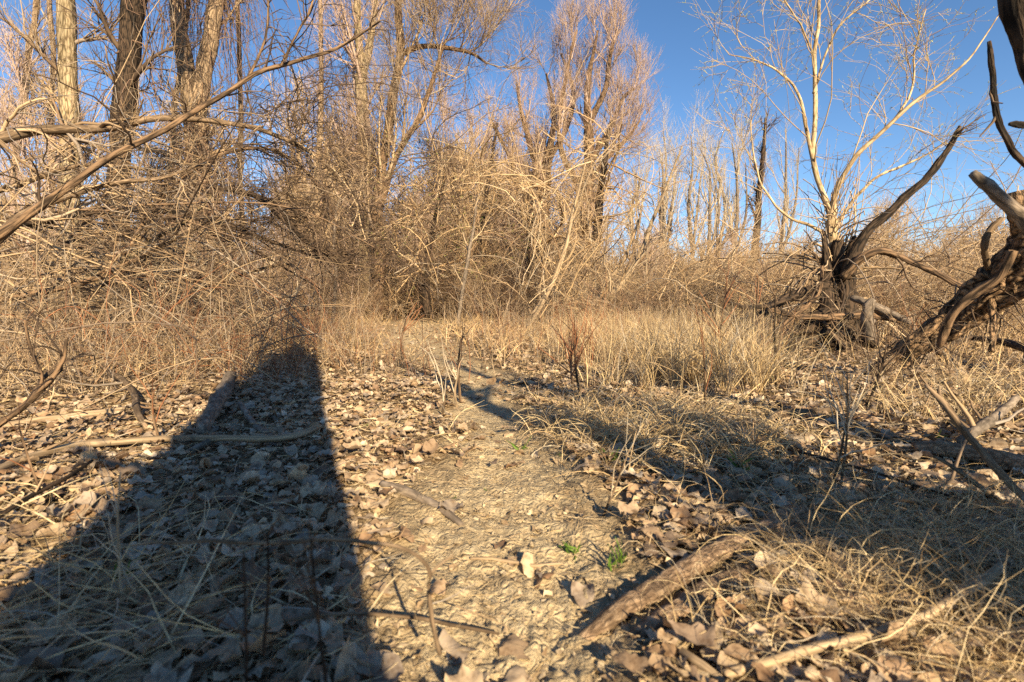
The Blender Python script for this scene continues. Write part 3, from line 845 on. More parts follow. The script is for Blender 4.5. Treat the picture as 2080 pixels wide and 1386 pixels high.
willow = build('young willow with pale stems and first catkins spreading over a dark gnarled base', 'tree', 'willow_tree', wl,
      [dict(k=7, L=1.25, ang=.6, M=8, trop=(.10, 0, .35), wob=.16, rf=.3, rmin=.004, t0=.12, sides=4, only=[1, 2, 3, 4, 5, 6, 7, 8]),
       dict(k=6, L=.65, ang=.6, M=6, trop=(0, 0, .2), wob=.18, rf=.5, rmin=.0032),
       dict(k=3, L=.35, ang=.6, M=4, wob=.18, rf=.6, rmin=.002)], bark='willow_bark', twig='willow', n=30, wob=.012, rough=.12, buds=('catkin', 2, .035))
# gnarled dark base: overlapping stools and roots of the willow
T = Tubes()
for c in ([(1690, 705, W - .1, 44), (1706, 650, W - .1, 44), (1708, 590, W - .1, 36), (1700, 530, W - .1, 24), (1705, 490, W - .1, 12)],
          [(1740, 700, W, 30), (1728, 640, W - .1, 28), (1722, 580, W - .1, 24), (1726, 520, W - .1, 14), (1735, 480, W, 7)],
          [(1660, 690, W - .2, 22), (1678, 620, W - .25, 20), (1680, 570, W - .2, 16), (1676, 510, W - .2, 9), (1670, 470, W - .2, 5)]):
    p, r = limb(c, 30, .016); r = r * .62; T.add(p, r, 14, rough=.7)
for c in ([(1700, 660, W - .2, 24), (1660, 680, W - .35, 17), (1630, 700, W - .5, 13), (1600, 722, W - .7, 8)],
          [(1715, 665, W - .2, 22), (1750, 690, W - .35, 15), (1780, 705, W - .5, 10)],
          [(1700, 655, W - .2, 18), (1705, 690, W - .4, 14), (1712, 715, W - .55, 9)]):
    p, r = limb(c, 20, .02); r = r * .7; T.add(p, r, 12, rough=.7)
T.obj('stool', M['bark_dark'], willow, bark=True)
# hanging root fibres and thin stems round the base
p0, r0 = limb(wl[0], 20)
v = grow(p0, r0, 90, L=.9, ang=.5, M=8, trop=(0, 0, -.9), wob=.2, rf=.06, rmin=.004, t0=.0, t1=.9, rtip=.6)
v2 = grow(p0, r0, 34, L=1.3, ang=.4, M=8, trop=(0, 0, .8), wob=.14, rf=.05, rmin=.0045, t0=.1)
keep_above(v[0]); tag(Tubes().add(*v, 4).add(*v2, 4).obj('shoots', M['twig'], willow), kind='stuff')

RS['k'] = 1.0
dead = [
    ('charcoal-dark broken limb rising right from the willow base to a jagged tip', [(1722, 560, W - .3, 14), (1740, 505, W - .3, 11), (1770, 462, W - .3, 9), (1825, 415, W - .35, 8), (1875, 370, W - .4, 7.5), (1912, 322, W - .4, 6.5), (1938, 280, W - .4, 5), (1951, 256, W - .4, 3)], 'bark_dark', 3),
    ('arched dead branch dropping right from the willow to the brush', [(1715, 565, W - .3, 11), (1745, 528, W - .4, 8), (1785, 510, W - .5, 7), (1830, 522, W - .5, 6.5), (1890, 550, W - .6, 7), (1950, 580, W - .7, 6), (2020, 600, W - .8, 3)], 'bark_brown', 5),
    ('dark dead branch falling left from the willow base towards the grass', [(1690, 580, W - .2, 12), (1640, 590, W - .3, 9), (1590, 610, W - .4, 9), (1545, 640, W - .5, 7), (1500, 675, W - .6, 5), (1440, 700, W - .7, 3)], 'bark_dark', 7),
    ('level dead branch lying low across the willow foot', [(1560, 628, W - .6, 4), (1620, 642, W - .6, 6), (1690, 645, W - .6, 7), (1760, 640, W - .6, 7), (1830, 652, W - .6, 5)], 'bark_brown', 3),
    ('weathered barkless branch slanting down right from the willow foot', [(1730, 605, W - .4, 7), (1775, 622, W - .6, 8), (1815, 640, W - .7, 8), (1852, 655, W - .8, 6)], 'bark_grey', 1),
    ('slim dark dead branch reaching far left above the grass', [(1620, 600, W - .6, 4), (1570, 618, W - .7, 4), (1520, 625, W - .7, 4), (1470, 612, W - .8, 2)], 'bark_dark', 5),
    ('bent brown dead branch propped against the willow stool on its left', [(1500, 735, W - .8, 4), (1560, 690, W - .7, 5), (1615, 640, W - .6, 5), (1660, 600, W - .5, 4), (1672, 540, W - .5, 3)], 'bark_brown', 6),
    ('short weathered stub standing upright right of the willow foot', [(1768, 690, W - .8, 11), (1762, 655, W - .8, 12), (1764, 625, W - .8, 10), (1772, 608, W - .8, 6)], 'bark_grey', 0),
    ('thick blackened root slanting left from the willow foot into the grass', [(1705, 630, W - .3, 14), (1660, 650, W - .4, 13), (1625, 680, W - .5, 14), (1600, 712, W - .6, 12)], 'bark_dark', 2),
]
for lab, c, bk, k in dead:
    build(lab, 'branch', 'dead_branch', [c], [dict(k=k, L=.6, ang=.8, M=6, trop=(0, 0, -.3), wob=.25, rf=.4, rmin=.004, t0=.2), dict(k=3, L=.3, ang=.7, M=4, wob=.25, rf=.6, rmin=.003)] if k else [],
          'dead branches about the willow foot', bark=bk, twig='twig_dark', crown_name='twigs', rough=.5, n=30, stem_name='limb')

# --- the leaning dead trunk at the right edge
lt = [[(1740, 800, 3.0, 8), (1785, 755, 3.0, 16), (1840, 716, 2.95, 24), (1890, 682, 2.9, 29), (1945, 643, 2.85, 35), (2005, 598, 2.75, 41), (2070, 540, 2.65, 48), (2150, 460, 2.5, 52), (2300, 320, 2.3, 58), (2500, 120, 2.1, 56)]]
p, r = limb(lt[0], 90, .006); r = r * .88
leaner = empty('leaning_trunk', p[0], 'thick dead trunk with deeply furrowed bark leaning out of the right edge', 'dead tree')
Tubes().add(p, r, 44, rough=.5).obj('trunk', M['bark_lean'], leaner, bark=True)
subs = [([(1905, 720, 3.0, 6), (1918, 670, 2.95, 8), (1945, 625, 2.9, 9), (1990, 590, 2.85, 9), (2030, 560, 2.8, 8), (2060, 510, 2.75, 7)], 'bark_brown', 'limb'),
        ([(2008, 545, 2.9, 6), (2001, 520, 2.85, 6), (2000, 495, 2.8, 6), (2012, 466, 2.8, 6), (2035, 445, 2.8, 5)], 'bark_stick', 'limb'),
        ([(2012, 610, 2.9, 8), (2018, 660, 2.85, 6), (2015, 715, 2.8, 5)], 'bark_lean', 'limb'),
        ([(1985, 640, 3.0, 12), (2030, 620, 2.9, 10), (2075, 600, 2.8, 8), (2130, 590, 2.7, 6)], 'bark_lean', 'limb'),
        ([(2062, 390, 2.6, 14), (2070, 420, 2.6, 18), (2085, 470, 2.65, 24)], 'bark_lean', 'stub')]
for c, bk, nm in subs:
    c = [(q[0], q[1], q[2] - .22, q[3]) for q in c]
    p, r = limb(c, 24, .01); Tubes().add(p, r, 12, rough=.4).obj(nm, M[bk], leaner, bark=True)
p0, r0 = limb(lt[0][:7], 30)
v = grow(p0, r0, 46, L=.5, ang=1.5, M=8, trop=(0, 0, -1.4), wob=.3, rf=.05, rmin=.0022, t0=.15, rtip=.5)
v2 = grow(v[0], v[1], 3, L=.22, ang=.8, M=5, trop=(0, 0, -.5), wob=.3, rf=.6, rmin=.0015)
for q in (v, v2): q[0][..., 2] = np.maximum(q[0][..., 2], .05)
tag(Tubes().add(*v, 4).add(*v2, 3).obj('twigs', M['twig_dark'], leaner), kind='stuff')
# shaggy bast fibres at the foot of the trunk
k = 700
t_ = R.random(k) * .26
i_ = (t_ * (len(p0) - 1)).astype(int)
bs = p0[i_] + R.normal(size=(k, 3)) * .025 + np.array([0, -.05, .03])
bo = blades('bast', bs, R.uniform(.06, .2, k), R.uniform(.0015, .003, k), R.uniform(1.2, 2.2, k), R.uniform(.3, 1.2, k), 6, M['twig'], yaw=R.normal(3.4, .7, k), parent=leaner)
tag(bo, kind='stuff')

near = [
    ('dark thick limb hanging into the top right corner', [(2120, -60, 1.5, 34), (2075, -40, 1.5, 30), (2060, 10, 1.5, 24), (2072, 60, 1.5, 18), (2082, 100, 1.5, 14), (2080, 140, 1.5, 9), (2092, 180, 1.5, 6), (2110, 250, 1.5, 6)], 'bark_dark', 0),
    ('slender dark forked branch curving down the right edge', [(2009, 84, 1.9, 3), (2012, 110, 1.9, 4.5), (2016, 160, 1.9, 5), (2021, 215, 1.9, 5.5), (2035, 260, 1.9, 5.5), (2058, 305, 1.9, 6), (2085, 335, 1.9, 6), (2150, 380, 1.9, 6)], 'bark_dark', 2),
    ('grey cut branch poking in from the right with a blunt end', [(1976, 352, 1.5, 8), (1990, 365, 1.5, 10), (2015, 385, 1.5, 11), (2045, 412, 1.5, 12), (2080, 445, 1.5, 14), (2150, 520, 1.5, 22)], 'bark_grey', 0),
    ('short dark branch tip entering at the right edge below the hanging limb', [(2050, 252, 1.6, 3), (2062, 252, 1.6, 6), (2085, 254, 1.6, 7), (2130, 240, 1.6, 8)], 'bark_dark', 0),
]
for lab, c, bk, k in near:
    build(lab, 'branch', 'overhanging_branch', [c], [dict(k=k, L=.15, ang=.5, M=4, wob=.2, rf=.6, rmin=.002, t0=.1, t1=.5)] if k else [],
          bark=bk, twig='twig_dark', crown_name='twigs', stem_name='limb', rough=.3, n=36, sides=14)

# --- sticks and logs on the ground
def stick(label, c, bk='bark_stick', twigs=0, name='fallen_stick', rough=.25, sides=9, tw='twig', n=26, wob=.006, cat='stick', L=.2, trop=(0, 0, .1)):
    return build(label, cat, name, [c], [dict(k=twigs, L=L, ang=.7, M=5, trop=trop, wob=.2, rf=.5, rmin=.0014, t0=.15)] if twigs else [], bark=bk, twig=tw,
                 crown_name='twigs', stem_name='shaft', rough=rough, sides=sides, ground_stems=True, n=n, wob=wob)
stick('long tan stick lying level across the top of the dark shadow', [(-30, 985, .03, 7), (60, 950, .03, 8), (150, 925, .03, 8), (270, 914, .035, 7), (400, 912, .04, 7), (530, 915, .035, 7), (600, 905, .03, 7), (650, 885, .03, 6)], 'wood_pale', 3)
stick('dark thin stick slanting over sunlit leaves at the left edge', [(-20, 1100, .04, 6), (60, 1055, .05, 5), (130, 1015, .05, 5), (190, 980, .06, 3)], 'bark_dark', 3)
stick('pale grey stick half sunk in the bare trail', [(775, 990, .008, 8), (810, 1002, .012, 10), (850, 1020, .012, 10), (900, 1045, .01, 9), (938, 1072, .004, 7)], 'bark_grey')
stick('slender twig crossing the near shadow edge and the sunlit leaves', [(560, 1305, .03, 3), (640, 1290, .03, 4), (720, 1285, .03, 4), (820, 1290, .03, 4), (920, 1302, .025, 4), (1015, 1312, .02, 3)], 'bark_stick', 2)
stick('bleached crooked twig on the bare silt', [(955, 1140, .006, 3), (1000, 1143, .008, 4), (1040, 1150, .008, 4), (1085, 1158, .008, 4), (1140, 1155, .01, 3)], 'wood_pale')
stick('smooth curved tan root lying on leaves right of the grass', [(1550, 872, .01, 6), (1575, 860, .03, 7), (1610, 854, .03, 7), (1660, 852, .03, 7), (1700, 842, .03, 6), (1735, 832, .02, 5)], 'bark_stick')
stick('squared splinter of bare pale wood at the bottom edge', [(1385, 1338, .01, 11), (1410, 1358, .012, 12), (1435, 1375, .012, 12), (1470, 1400, .01, 10)], 'wood_pale', sides=4, rough=.05, name='wood_splinter')
stick('long jointed reed stem lying in the near right corner', [(1470, 1392, .015, 10), (1560, 1372, .02, 11), (1680, 1352, .03, 11), (1790, 1330, .035, 11), (1900, 1295, .045, 10), (2030, 1240, .07, 9)], 'wood_pale', name='reed_stem')
stick('thin yellow reed stalk lying above the long jointed one', [(1560, 1285, .02, 4), (1650, 1265, .03, 4), (1750, 1250, .03, 4), (1860, 1230, .03, 3)], 'wood_pale', name='reed_stem')
stick('pale weathered log lying among leaves at the right, below the grass', [(1855, 925, .02, 14), (1920, 932, .03, 17), (1990, 945, .03, 18), (2060, 962, .03, 18), (2140, 985, .03, 16)], 'log', name='fallen_log', sides=16, rough=.35)
stick('grey rough branch end lying behind the pale weathered log', [(1950, 930, .05, 10), (1990, 905, .06, 11), (2030, 880, .08, 9), (2060, 862, .1, 6)], 'bark_grey', 4, rough=.4)
stick('dark wet stick in the shade right of the log pieces', [(1850, 1000, .01, 8), (1910, 1008, .015, 9), (1970, 1015, .015, 9), (2040, 1030, .01, 7)], 'bark_dark', 2)
stick('flat weathered bark slab lying inside the dark shadow', [(410, 895, .03, 12), (430, 862, .05, 15), (452, 826, .06, 15), (470, 790, .07, 12)], 'bark_grey', name='bark_slab', sides=10, rough=.3)
stick('short crooked stick right of the bark slab in the shadow', [(488, 842, .05, 5), (505, 865, .04, 6), (520, 880, .03, 7), (545, 893, .02, 7)], 'bark_grey')
stick('stout short stick pointing at the long level stick, in shadow', [(385, 930, .02, 6), (420, 918, .03, 7), (450, 908, .04, 5)], 'bark_grey')
stick('thick pale cane lying over leaves left of the shadow', [(-20, 880, .02, 6), (80, 868, .03, 7), (180, 858, .035, 7), (255, 850, .04, 6)], 'wood_pale', 2)
stick('dead branch in the sun at the left, bending behind the thick cane', [(200, 745, .06, 5), (235, 790, .08, 6), (265, 820, .08, 6), (280, 850, .05, 6), (300, 880, .02, 5)], 'bark_stick', 9, L=.4)
stick('low dark dead branch coming in at the right edge under the trunk', [(2120, 770, .14, 9), (2060, 745, .16, 8), (2010, 730, .17, 7), (1970, 722, .17, 6), (1900, 728, .12, 4)], 'bark_dark', 6, L=.3)
stick('thin straight twig lying on leaves near the left trail edge', [(745, 905, .008, 4), (720, 882, .012, 5), (700, 862, .012, 4)], 'bark_stick')
stick('long thin dark twig slanting through straw in the near right shade', [(1560, 920, .03, 3), (1680, 962, .04, 3), (1800, 1008, .05, 3), (1920, 1052, .05, 3), (2060, 1105, .05, 3)], 'bark_dark', 5, L=.15)
stick('brown reed stem arching low over the near right shade', [(1500, 1135, .02, 2.5), (1640, 1092, .06, 3), (1760, 1078, .07, 3), (1880, 1085, .06, 3), (2000, 1115, .03, 3)], 'bark_stick', 2, name='reed_stem')
# forked twig held above the leaves near the camera
build('fine forked twig arching over the near trail, dark against the shadow', 'twig', 'forked_twig',
      [[(893, 1330, .62, 5), (878, 1260, .62, 5), (868, 1200, .62, 5), (872, 1165, .62, 5), (850, 1130, .62, 4), (800, 1108, .63, 4), (700, 1094, .66, 4), (580, 1102, .68, 4), (440, 1100, .7, 4), (270, 1106, .72, 2)],
       [(870, 1170, .62, 4), (890, 1150, .63, 3), (920, 1128, .64, 2)]], [], bark='bark_stick', stem_name='shaft', n=40, rough=.2)
build('bare forked branch tip reaching in from the right edge, close to us', 'branch', 'overhanging_branch',
      [[(2200, 1130, .95, 10), (2110, 1040, 1.0, 9), (2030, 960, 1.05, 8), (1975, 895, 1.1, 7), (1935, 845, 1.12, 7), (1912, 815, 1.14, 6), (1880, 780, 1.16, 2.5)],
       [(1912, 818, 1.14, 4), (1908, 800, 1.15, 4), (1907, 785, 1.16, 2)],
       [(2220, 1120, 1.05, 7), (2110, 1050, 1.08, 7), (2030, 1015, 1.1, 6), (1960, 965, 1.12, 5), (1900, 928, 1.15, 3)]], [], bark='bark_stick', stem_name='limb', n=30, rough=.2)
build('dark curved branch rising out of the leaves at the left edge', 'branch', 'dead_branch',
      [[(-60, 905, 1.6, 8), (0, 862, 1.6, 7), (60, 815, 1.6, 6), (105, 770, 1.6, 5), (128, 730, 1.6, 4), (135, 690, 1.6, 3)],
       [(60, 815, 1.6, 4), (85, 770, 1.6, 3), (60, 700, 1.6, 3), (52, 650, 1.6, 2)]],
      [dict(k=6, L=.35, ang=.7, M=6, wob=.2, rf=.5, rmin=.0018, t0=.3), dict(k=3, L=.15, ang=.7, M=4, wob=.2, rf=.6, rmin=.0014)], bark='bark_brown', twig='twig_dark', crown_name='twigs', stem_name='limb')

# --- the split rotten log, lower right: two bark strips and a block
def log_piece(cs, flat, name, parent, n=50, sides=22):
    p, r = glimb(cs, n, .004)
    T = Tubes().add(p, r, sides, rough=.2)
    V = np.concatenate(T.V); c = np.repeat(p, sides, axis=0)
    V[:, 2] = c[:, 2] + (V[:, 2] - c[:, 2]) * flat
    # crosswise checks
    ln = np.concatenate([[0], np.cumsum(np.linalg.norm(np.diff(p, axis=0), axis=1))])
    cr = np.repeat(np.where(R.random(n) < .16, .82, 1.0), sides)[:, None]
    V = c + (V - c) * cr
    T.V = [V]
    return T.obj(name, M['log'], parent, bark=True)
lg = empty('rotten_log', G(1330, 1230), 'split rotten log slanting across the near right ground, striped with shade', 'log')
log_piece([(1176, 1304, .0, 12), (1215, 1285, .01, 20), (1270, 1252, .018, 24), (1340, 1212, .02, 26), (1410, 1170, .022, 26), (1470, 1135, .022, 25), (1535, 1100, .02, 20), (1560, 1085, .01, 8)], .62, 'bark_strip', lg)
log_piece([(1270, 1302, .0, 10), (1320, 1278, .006, 20), (1390, 1240, .01, 26), (1450, 1205, .012, 26), (1500, 1178, .01, 20), (1540, 1150, .0, 8)], .5, 'bark_strip', lg)
lb = empty('log_block', G(1590, 1080), 'short grey block of rotten wood at the upper end of the split log', 'log')
log_piece([(1540, 1118, .01, 22), (1560, 1106, .02, 34), (1590, 1086, .025, 38), (1618, 1066, .025, 34), (1632, 1055, .01, 18)], .5, 'bark_strip', lb, 24)

# --- dry weed stalks that can be singled out
stalks = [
    (500, 1386, .42, 'bark_dark', 'blurred dark weed stalk, left one of a pair in the near shadow', (495, 1120)),
    (535, 1330, .5, 'bark_dark', 'blurred dark weed stalk, right one of a pair in the near shadow', (545, 1085)),
    (662, 1390, .42, 'bark_dark', 'dark weed stalk with a ragged seed head in the near shadow', (632, 1095)),
    (1705, 1000, 0, 'bark_stick', 'tallest tan weed stalk with a split top, right of the matted grass', (1722, 760)),
    (1690, 1000, 0, 'bark_stick', 'thin bent stalk leaning on the tallest tan weed stalk', (1730, 790)),
    (1430, 850, 0, 'bark_brown', 'dark bare stalk before the dry grass stand', (1425, 690)),
    (1180, 810, 0, 'bark_brown', 'brushy dark red weed at the right side of the trail', (1172, 672)),
    (1165, 805, 0, 'bark_brown', 'thin dark weed beside the brushy dark red one', (1160, 690)),
    (935, 820, 0, 'bark_brown', 'thin dark stalk by the crossing of two shadow lines', (936, 690)),
    (898, 845, 0, 'bark_stick', 'short pale stalk stump at the long curved shadow', (900, 775)),
    (928, 830, 0, 'wood_pale', 'short straight pale stalk between two dark ones on the trail edge', (930, 762)),
    (1225, 1050, 0, 'bark_stick', 'long thin straw-brown stalk leaning over trail-side leaves', (1278, 915)),
    (1760, 830, 0, 'bark_dark', 'dark double weed stalk before the foot of the leaning trunk', (1800, 700)),
    (1577, 790, 0, 'bark_dark', 'dark weed stalk in the grass left of the leaning trunk', (1575, 600)),
    (1545, 720, 0, 'bark_brown', 'reddish stalk standing above the grass left of the willow', (1540, 560)),
    (1460, 780, 0, 'bark_brown', 'reddish forked stalk amid the dry grass stand', (1478, 570)),
    (325, 900, 0, 'bark_brown', 'dark thin stem rising by the left end of the shadow', (310, 790)),
    (102, 1040, 0, 'bark_brown', 'dark red stem bending left over sunlit leaves at the left', (40, 870)),
    (250, 1250, 0, 'wood_pale', 'pale straw stalk standing at the left rim of the shadow', (245, 960)),
    (820, 745, 0, 'bark_brown', 'fine reddish stalk at the left side of the trail mouth', (825, 650)),
]
for px, py, D, bk, lab, (tx, ty) in stalks:
    if D == 0:
        b = G(px, py); D = b[1]
        st = [(px, py, D, 3.), ((px + tx) / 2 + R.uniform(-8, 8), (py + ty) / 2, D, 2.5), (tx, ty, D, 1.3)]
    else:
        st = [(px, py, D, 3.6), ((px + tx) / 2 + R.uniform(-6, 6), (py + ty) / 2, D, 3), (tx, ty, D, 2)]
    big = 'brushy' in lab or 'seed head' in lab or 'forked' in lab or 'double' in lab or 'split' in lab
    build(lab, 'weed', 'weed_stalk', [st], [dict(k=14 if big else 4, L=.16 * min(2, max(D, .8)), ang=.45, M=5, trop=(0, 0, .5), wob=.15, rf=.6, rmin=.0009 * max(D, .5), t0=.3)],
          'dry weed stalks standing about the trail', bark=bk, twig='twig_red' if bk == 'bark_brown' else ('twig_pale' if bk in ('wood_pale', 'bark_stick') else 'twig_dark'), crown_name='branchlets', stem_name='stem', n=14, sides=6, wob=.01)

# --- green sprouts
sprouts = [
    (1165, 1128, .045, 14, 'small green sprout, left one of two beside the bare trail'),
    (1252, 1152, .06, 12, 'small green sprout, right one of two beside the bare trail'),
    (985, 1003, .02, 6, 'tiny green sprout in the middle of the trail'),
    (925, 1015, .02, 6, 'tiny green sprout left of the one in mid trail'),
    (745, 870, .03, 7, 'green sprout by the straight twig at the trail edge'),
    (1505, 965, .085, 7, 'broad dark green blades coming up in the grass shade'),
    (1062, 915, .06, 7, 'green blades at the left tip of the matted grass'),
    (1130, 930, .03, 5, 'faint green shoot under the matted grass fringe'),
    (1240, 940, .06, 8, 'green blades in the dense middle of the matted grass'),
    (235, 1195, .05, 6, 'dim green blades in the near shadow at the left'),
    (145, 1150, .04, 2, 'single dim green blade left of the other shaded blades'),
    (1905, 900, .05, 6, 'green blades by the forked branch tip at the right'),
    (2035, 950, .03, 8, 'small yellow-green plant on the pale weathered log'),
    (1690, 640, .1, 12, 'green tuft in the clearing before the willow'),
    (1570, 775, .06, 5, 'fresh green blades at the edge of the dry grass stand'),
    (870, 865, .03, 4, 'tiny green shoot just left of the long curved shadow'),
    (1010, 720, .05, 4, 'green shoot at the far end of the trail'),
]
for px, py, h, n, lab in sprouts:
    c = G(px, py); h = h * .75
    bs = at_ground(c[0] + R.normal(size=n) * h * .22, c[1] + R.normal(size=n) * h * .22)
    o = blades('green_sprout', bs, h * R.uniform(.7, 1.4, n), np.full(n, h * .11 + .0015), np.abs(R.normal(.55, .35, n)), R.uniform(.1, .9, n), 5, M['green'], rough=.1)
    tag(o, lab, 'sprout', 'green sprouts coming up through the litter')

# --- the tangle of fallen boughs at the left
RS['k'] = .72
tw3 = lambda k1, k2, k3, L=.9, tz=-.1: [dict(k=k1, L=L, ang=.7, M=8, trop=(.25, 0, tz), wob=.22, rf=.4, rmin=.0045, t0=.12, sides=4),
                            dict(k=max(2, k2 - 1), L=L * .6, ang=.7, M=6, trop=(.15, 0, tz), wob=.22, rf=.55, rmin=.0034),
                            dict(k=max(1, k3 - 2), L=L * .3, ang=.7, M=4, wob=.25, rf=.6, rmin=.0018)]
boughs = [
    ('long smooth bough sweeping from the left edge up to the top of the tangle', 3.1,
     [[(-140, 580, 2.7, 18), (-40, 500, 2.9, 14), (60, 435, 3.0, 11.5), (150, 372, 3.1, 9.5), (230, 314, 3.2, 8.5), (330, 262, 3.3, 7.5), (450, 195, 3.5, 6.5), (520, 150, 3.6, 6), (600, 125, 3.8, 5), (690, 92, 4.0, 4), (770, 40, 4.1, 2)],
      [(500, 165, 3.6, 4), (535, 90, 3.6, 3), (545, 20, 3.6, 3), (540, -40, 3.6, 2)],
      [(570, 135, 3.7, 4), (600, 75, 3.7, 3), (630, 20, 3.7, 3), (645, -40, 3.7, 2)]], 'bark_brown', 'twig_dark', (8, 4, 3, .6, .1)),
    ('thick upper bough arching level across the three big trunks', 4.4,
     [[(-120, 320, 4.3, 17), (0, 284, 4.3, 15), (60, 268, 4.4, 13), (130, 262, 4.4, 12), (220, 258, 4.5, 10), (300, 243, 4.5, 9), (360, 240, 4.6, 8), (450, 250, 4.7, 7), (540, 268, 4.8, 6), (620, 300, 4.9, 5), (680, 350, 5, 4), (715, 420, 5, 2)]], 'bark_stick', 'twig', (26, 6, 4, .9, -.25)),
    ('dark bough running level through the middle of the tangle', 4.6,
     [[(-60, 470, 4.4, 12), (60, 452, 4.5, 10), (130, 440, 4.5, 10), (200, 430, 4.6, 9), (290, 428, 4.6, 8), (360, 432, 4.7, 7), (450, 452, 4.8, 6), (550, 492, 4.9, 5), (650, 525, 5, 3)]], 'bark_dark', 'twig_dark', (24, 6, 4, .8, -.1)),
    ('curving bough that meets the smooth one at the left edge', 3.6,
     [[(-120, 600, 3.2, 18), (-20, 500, 3.3, 16), (40, 445, 3.4, 14), (110, 410, 3.5, 9), (200, 380, 3.6, 7), (330, 360, 3.7, 5), (420, 330, 3.8, 3)]], 'bark_stick', 'twig', (14, 5, 4, .7, 0)),
    ('pale thick bough rising from the ground at the lower left', 5.2,
     [[(50, 725, 5.2, 17), (75, 665, 5.2, 17), (110, 615, 5.2, 14), (170, 570, 5.1, 11), (240, 535, 5.0, 9), (310, 488, 5, 6), (370, 455, 4.9, 4), (430, 400, 4.9, 3)]], 'bark_yellow', 'twig', (18, 6, 4, .8, 0)),
    ('dark heavy bough lying low at the left edge', 5.0,
     [[(-120, 640, 4.8, 18), (0, 665, 4.9, 16), (60, 690, 4.9, 15), (130, 700, 4.9, 12), (200, 705, 5, 8)]], 'bark_dark', 'twig_dark', (10, 5, 4, .6, .1)),
    ('broken pale stub of bough beside the dark heavy one', 4.6,
     [[(-40, 650, 4.5, 12), (0, 700, 4.5, 18), (30, 735, 4.5, 18), (45, 750, 4.5, 10)]], 'bark_yellow', 'twig', (3, 3, 3, .4, .1)),
    ('long low bough slanting up right from the lower left tangle', 5.2,
     [[(140, 700, 5, 7), (230, 655, 5.1, 7), (320, 612, 5.2, 6), (420, 582, 5.3, 5), (520, 548, 5.4, 4), (600, 535, 5.5, 3)]], 'bark_stick', 'twig_pale', (24, 6, 4, .8, 0)),
    ('bough crossing the two leftmost trunks at mid height', 4.0,
     [[(-60, 618, 3.8, 10), (60, 600, 3.9, 8), (150, 580, 4, 8), (240, 545, 4.1, 6), (330, 500, 4.2, 5), (440, 440, 4.3, 3)]], 'bark_brown', 'twig', (18, 6, 4, .8, 0)),
    ('dark brush-ended bough drooping towards the trail', 4.8,
     [[(440, 380, 4.8, 6), (520, 400, 4.8, 7), (570, 440, 4.8, 8), (610, 478, 4.8, 8), (650, 512, 4.8, 6), (700, 540, 4.8, 3)]], 'bark_dark', 'twig_dark', (40, 7, 4, .55, -.2)),
    ('thin bough looping high over the middle of the tangle', 4.8,
     [[(250, 520, 4.6, 6), (330, 400, 4.7, 6), (420, 330, 4.8, 5), (520, 300, 4.9, 4), (600, 330, 5, 4), (660, 400, 5, 3), (690, 470, 5, 2)]], 'bark_brown', 'twig_dark', (34, 7, 4, .8, -.4)),
    ('lowest bough lying in the sun behind the pale stub', 5.6,
     [[(100, 720, 5.4, 6), (200, 690, 5.5, 6), (320, 650, 5.6, 5), (440, 640, 5.7, 4), (540, 650, 5.8, 3)]], 'bark_stick', 'twig_pale', (22, 6, 4, .7, .1)),
    ('bare bough rising steeply behind the dark level one', 5.6,
     [[(0, 640, 5.6, 9), (80, 560, 5.6, 8), (150, 480, 5.6, 7), (210, 400, 5.6, 5), (260, 300, 5.6, 4), (290, 200, 5.6, 2)]], 'bark_brown', 'twig', (20, 6, 4, .9, 0)),
    ('brown bough hanging under the upper one at the left edge', 5.0,
     [[(-80, 400, 4.9, 10), (20, 380, 5, 8), (110, 350, 5, 7), (200, 335, 5, 5), (300, 345, 5, 4), (400, 380, 5.1, 3), (480, 430, 5.2, 2)]], 'bark_stick', 'twig', (24, 6, 4, .8, -.2)),
]
for lab, D, st, bk, tw, a in boughs:
    build(lab, 'bough', 'fallen_bough', st, tw3(*a), 'boughs of the tangle at the left', bark=bk, twig=tw, crown_name='twigs', stem_name='limb', n=34, sides=10, rough=.22)

RS['k'] = 1.0
# ------------------------------------------------------------------ masses of scrub
def clump(nst, H, spread, seed_k, lean=.35, arch=.9, k2=5, k3=3, r=.005, up=.4):
    b = R.normal(size=(nst, 3)) * spread; b[:, 2] = 0
    d = norm(np.stack([R.normal(size=nst) * lean, R.normal(size=nst) * lean, np.ones(nst)], -1))
    Mx = 8; st = H * R.uniform(.5, 1.15, nst) / (Mx - 1)
    pts = np.empty((nst, Mx, 3)); pts[:, 0] = b
    bend = R.normal(size=(nst, 3)) * .12 * arch; bend[:, 2] -= .07 * arch
    for m in range(1, Mx):
        d = norm(d + bend + R.normal(size=d.shape) * .08)
        pts[:, m] = pts[:, m - 1] + d * st[:, None]
    rad = np.linspace(r, r * .45, Mx)[None] * R.uniform(.6, 1.5, nst)[:, None]
    T = Tubes().add(pts, rad, 3)
    g1 = grow(pts, rad, k2, L=H * .33, ang=.7, M=5, trop=(0, 0, up), wob=.2, rf=.6, rmin=r * .4, t0=.2)
    T.add(*g1, 3)
    if k3:
        g2 = grow(*g1, k3, L=H * .16, ang=.7, M=3, wob=.2, rf=.7, rmin=r * .3, t0=.2); T.add(*g2, 3)
    for q in T.V: q[:, 2] = np.maximum(q[:, 2], 0)
    return T

def template(name, T, mat):
    o = bpy.data.objects.new(name, T.mesh(name, mat))
    return o           # not linked: only its copies stand in the place

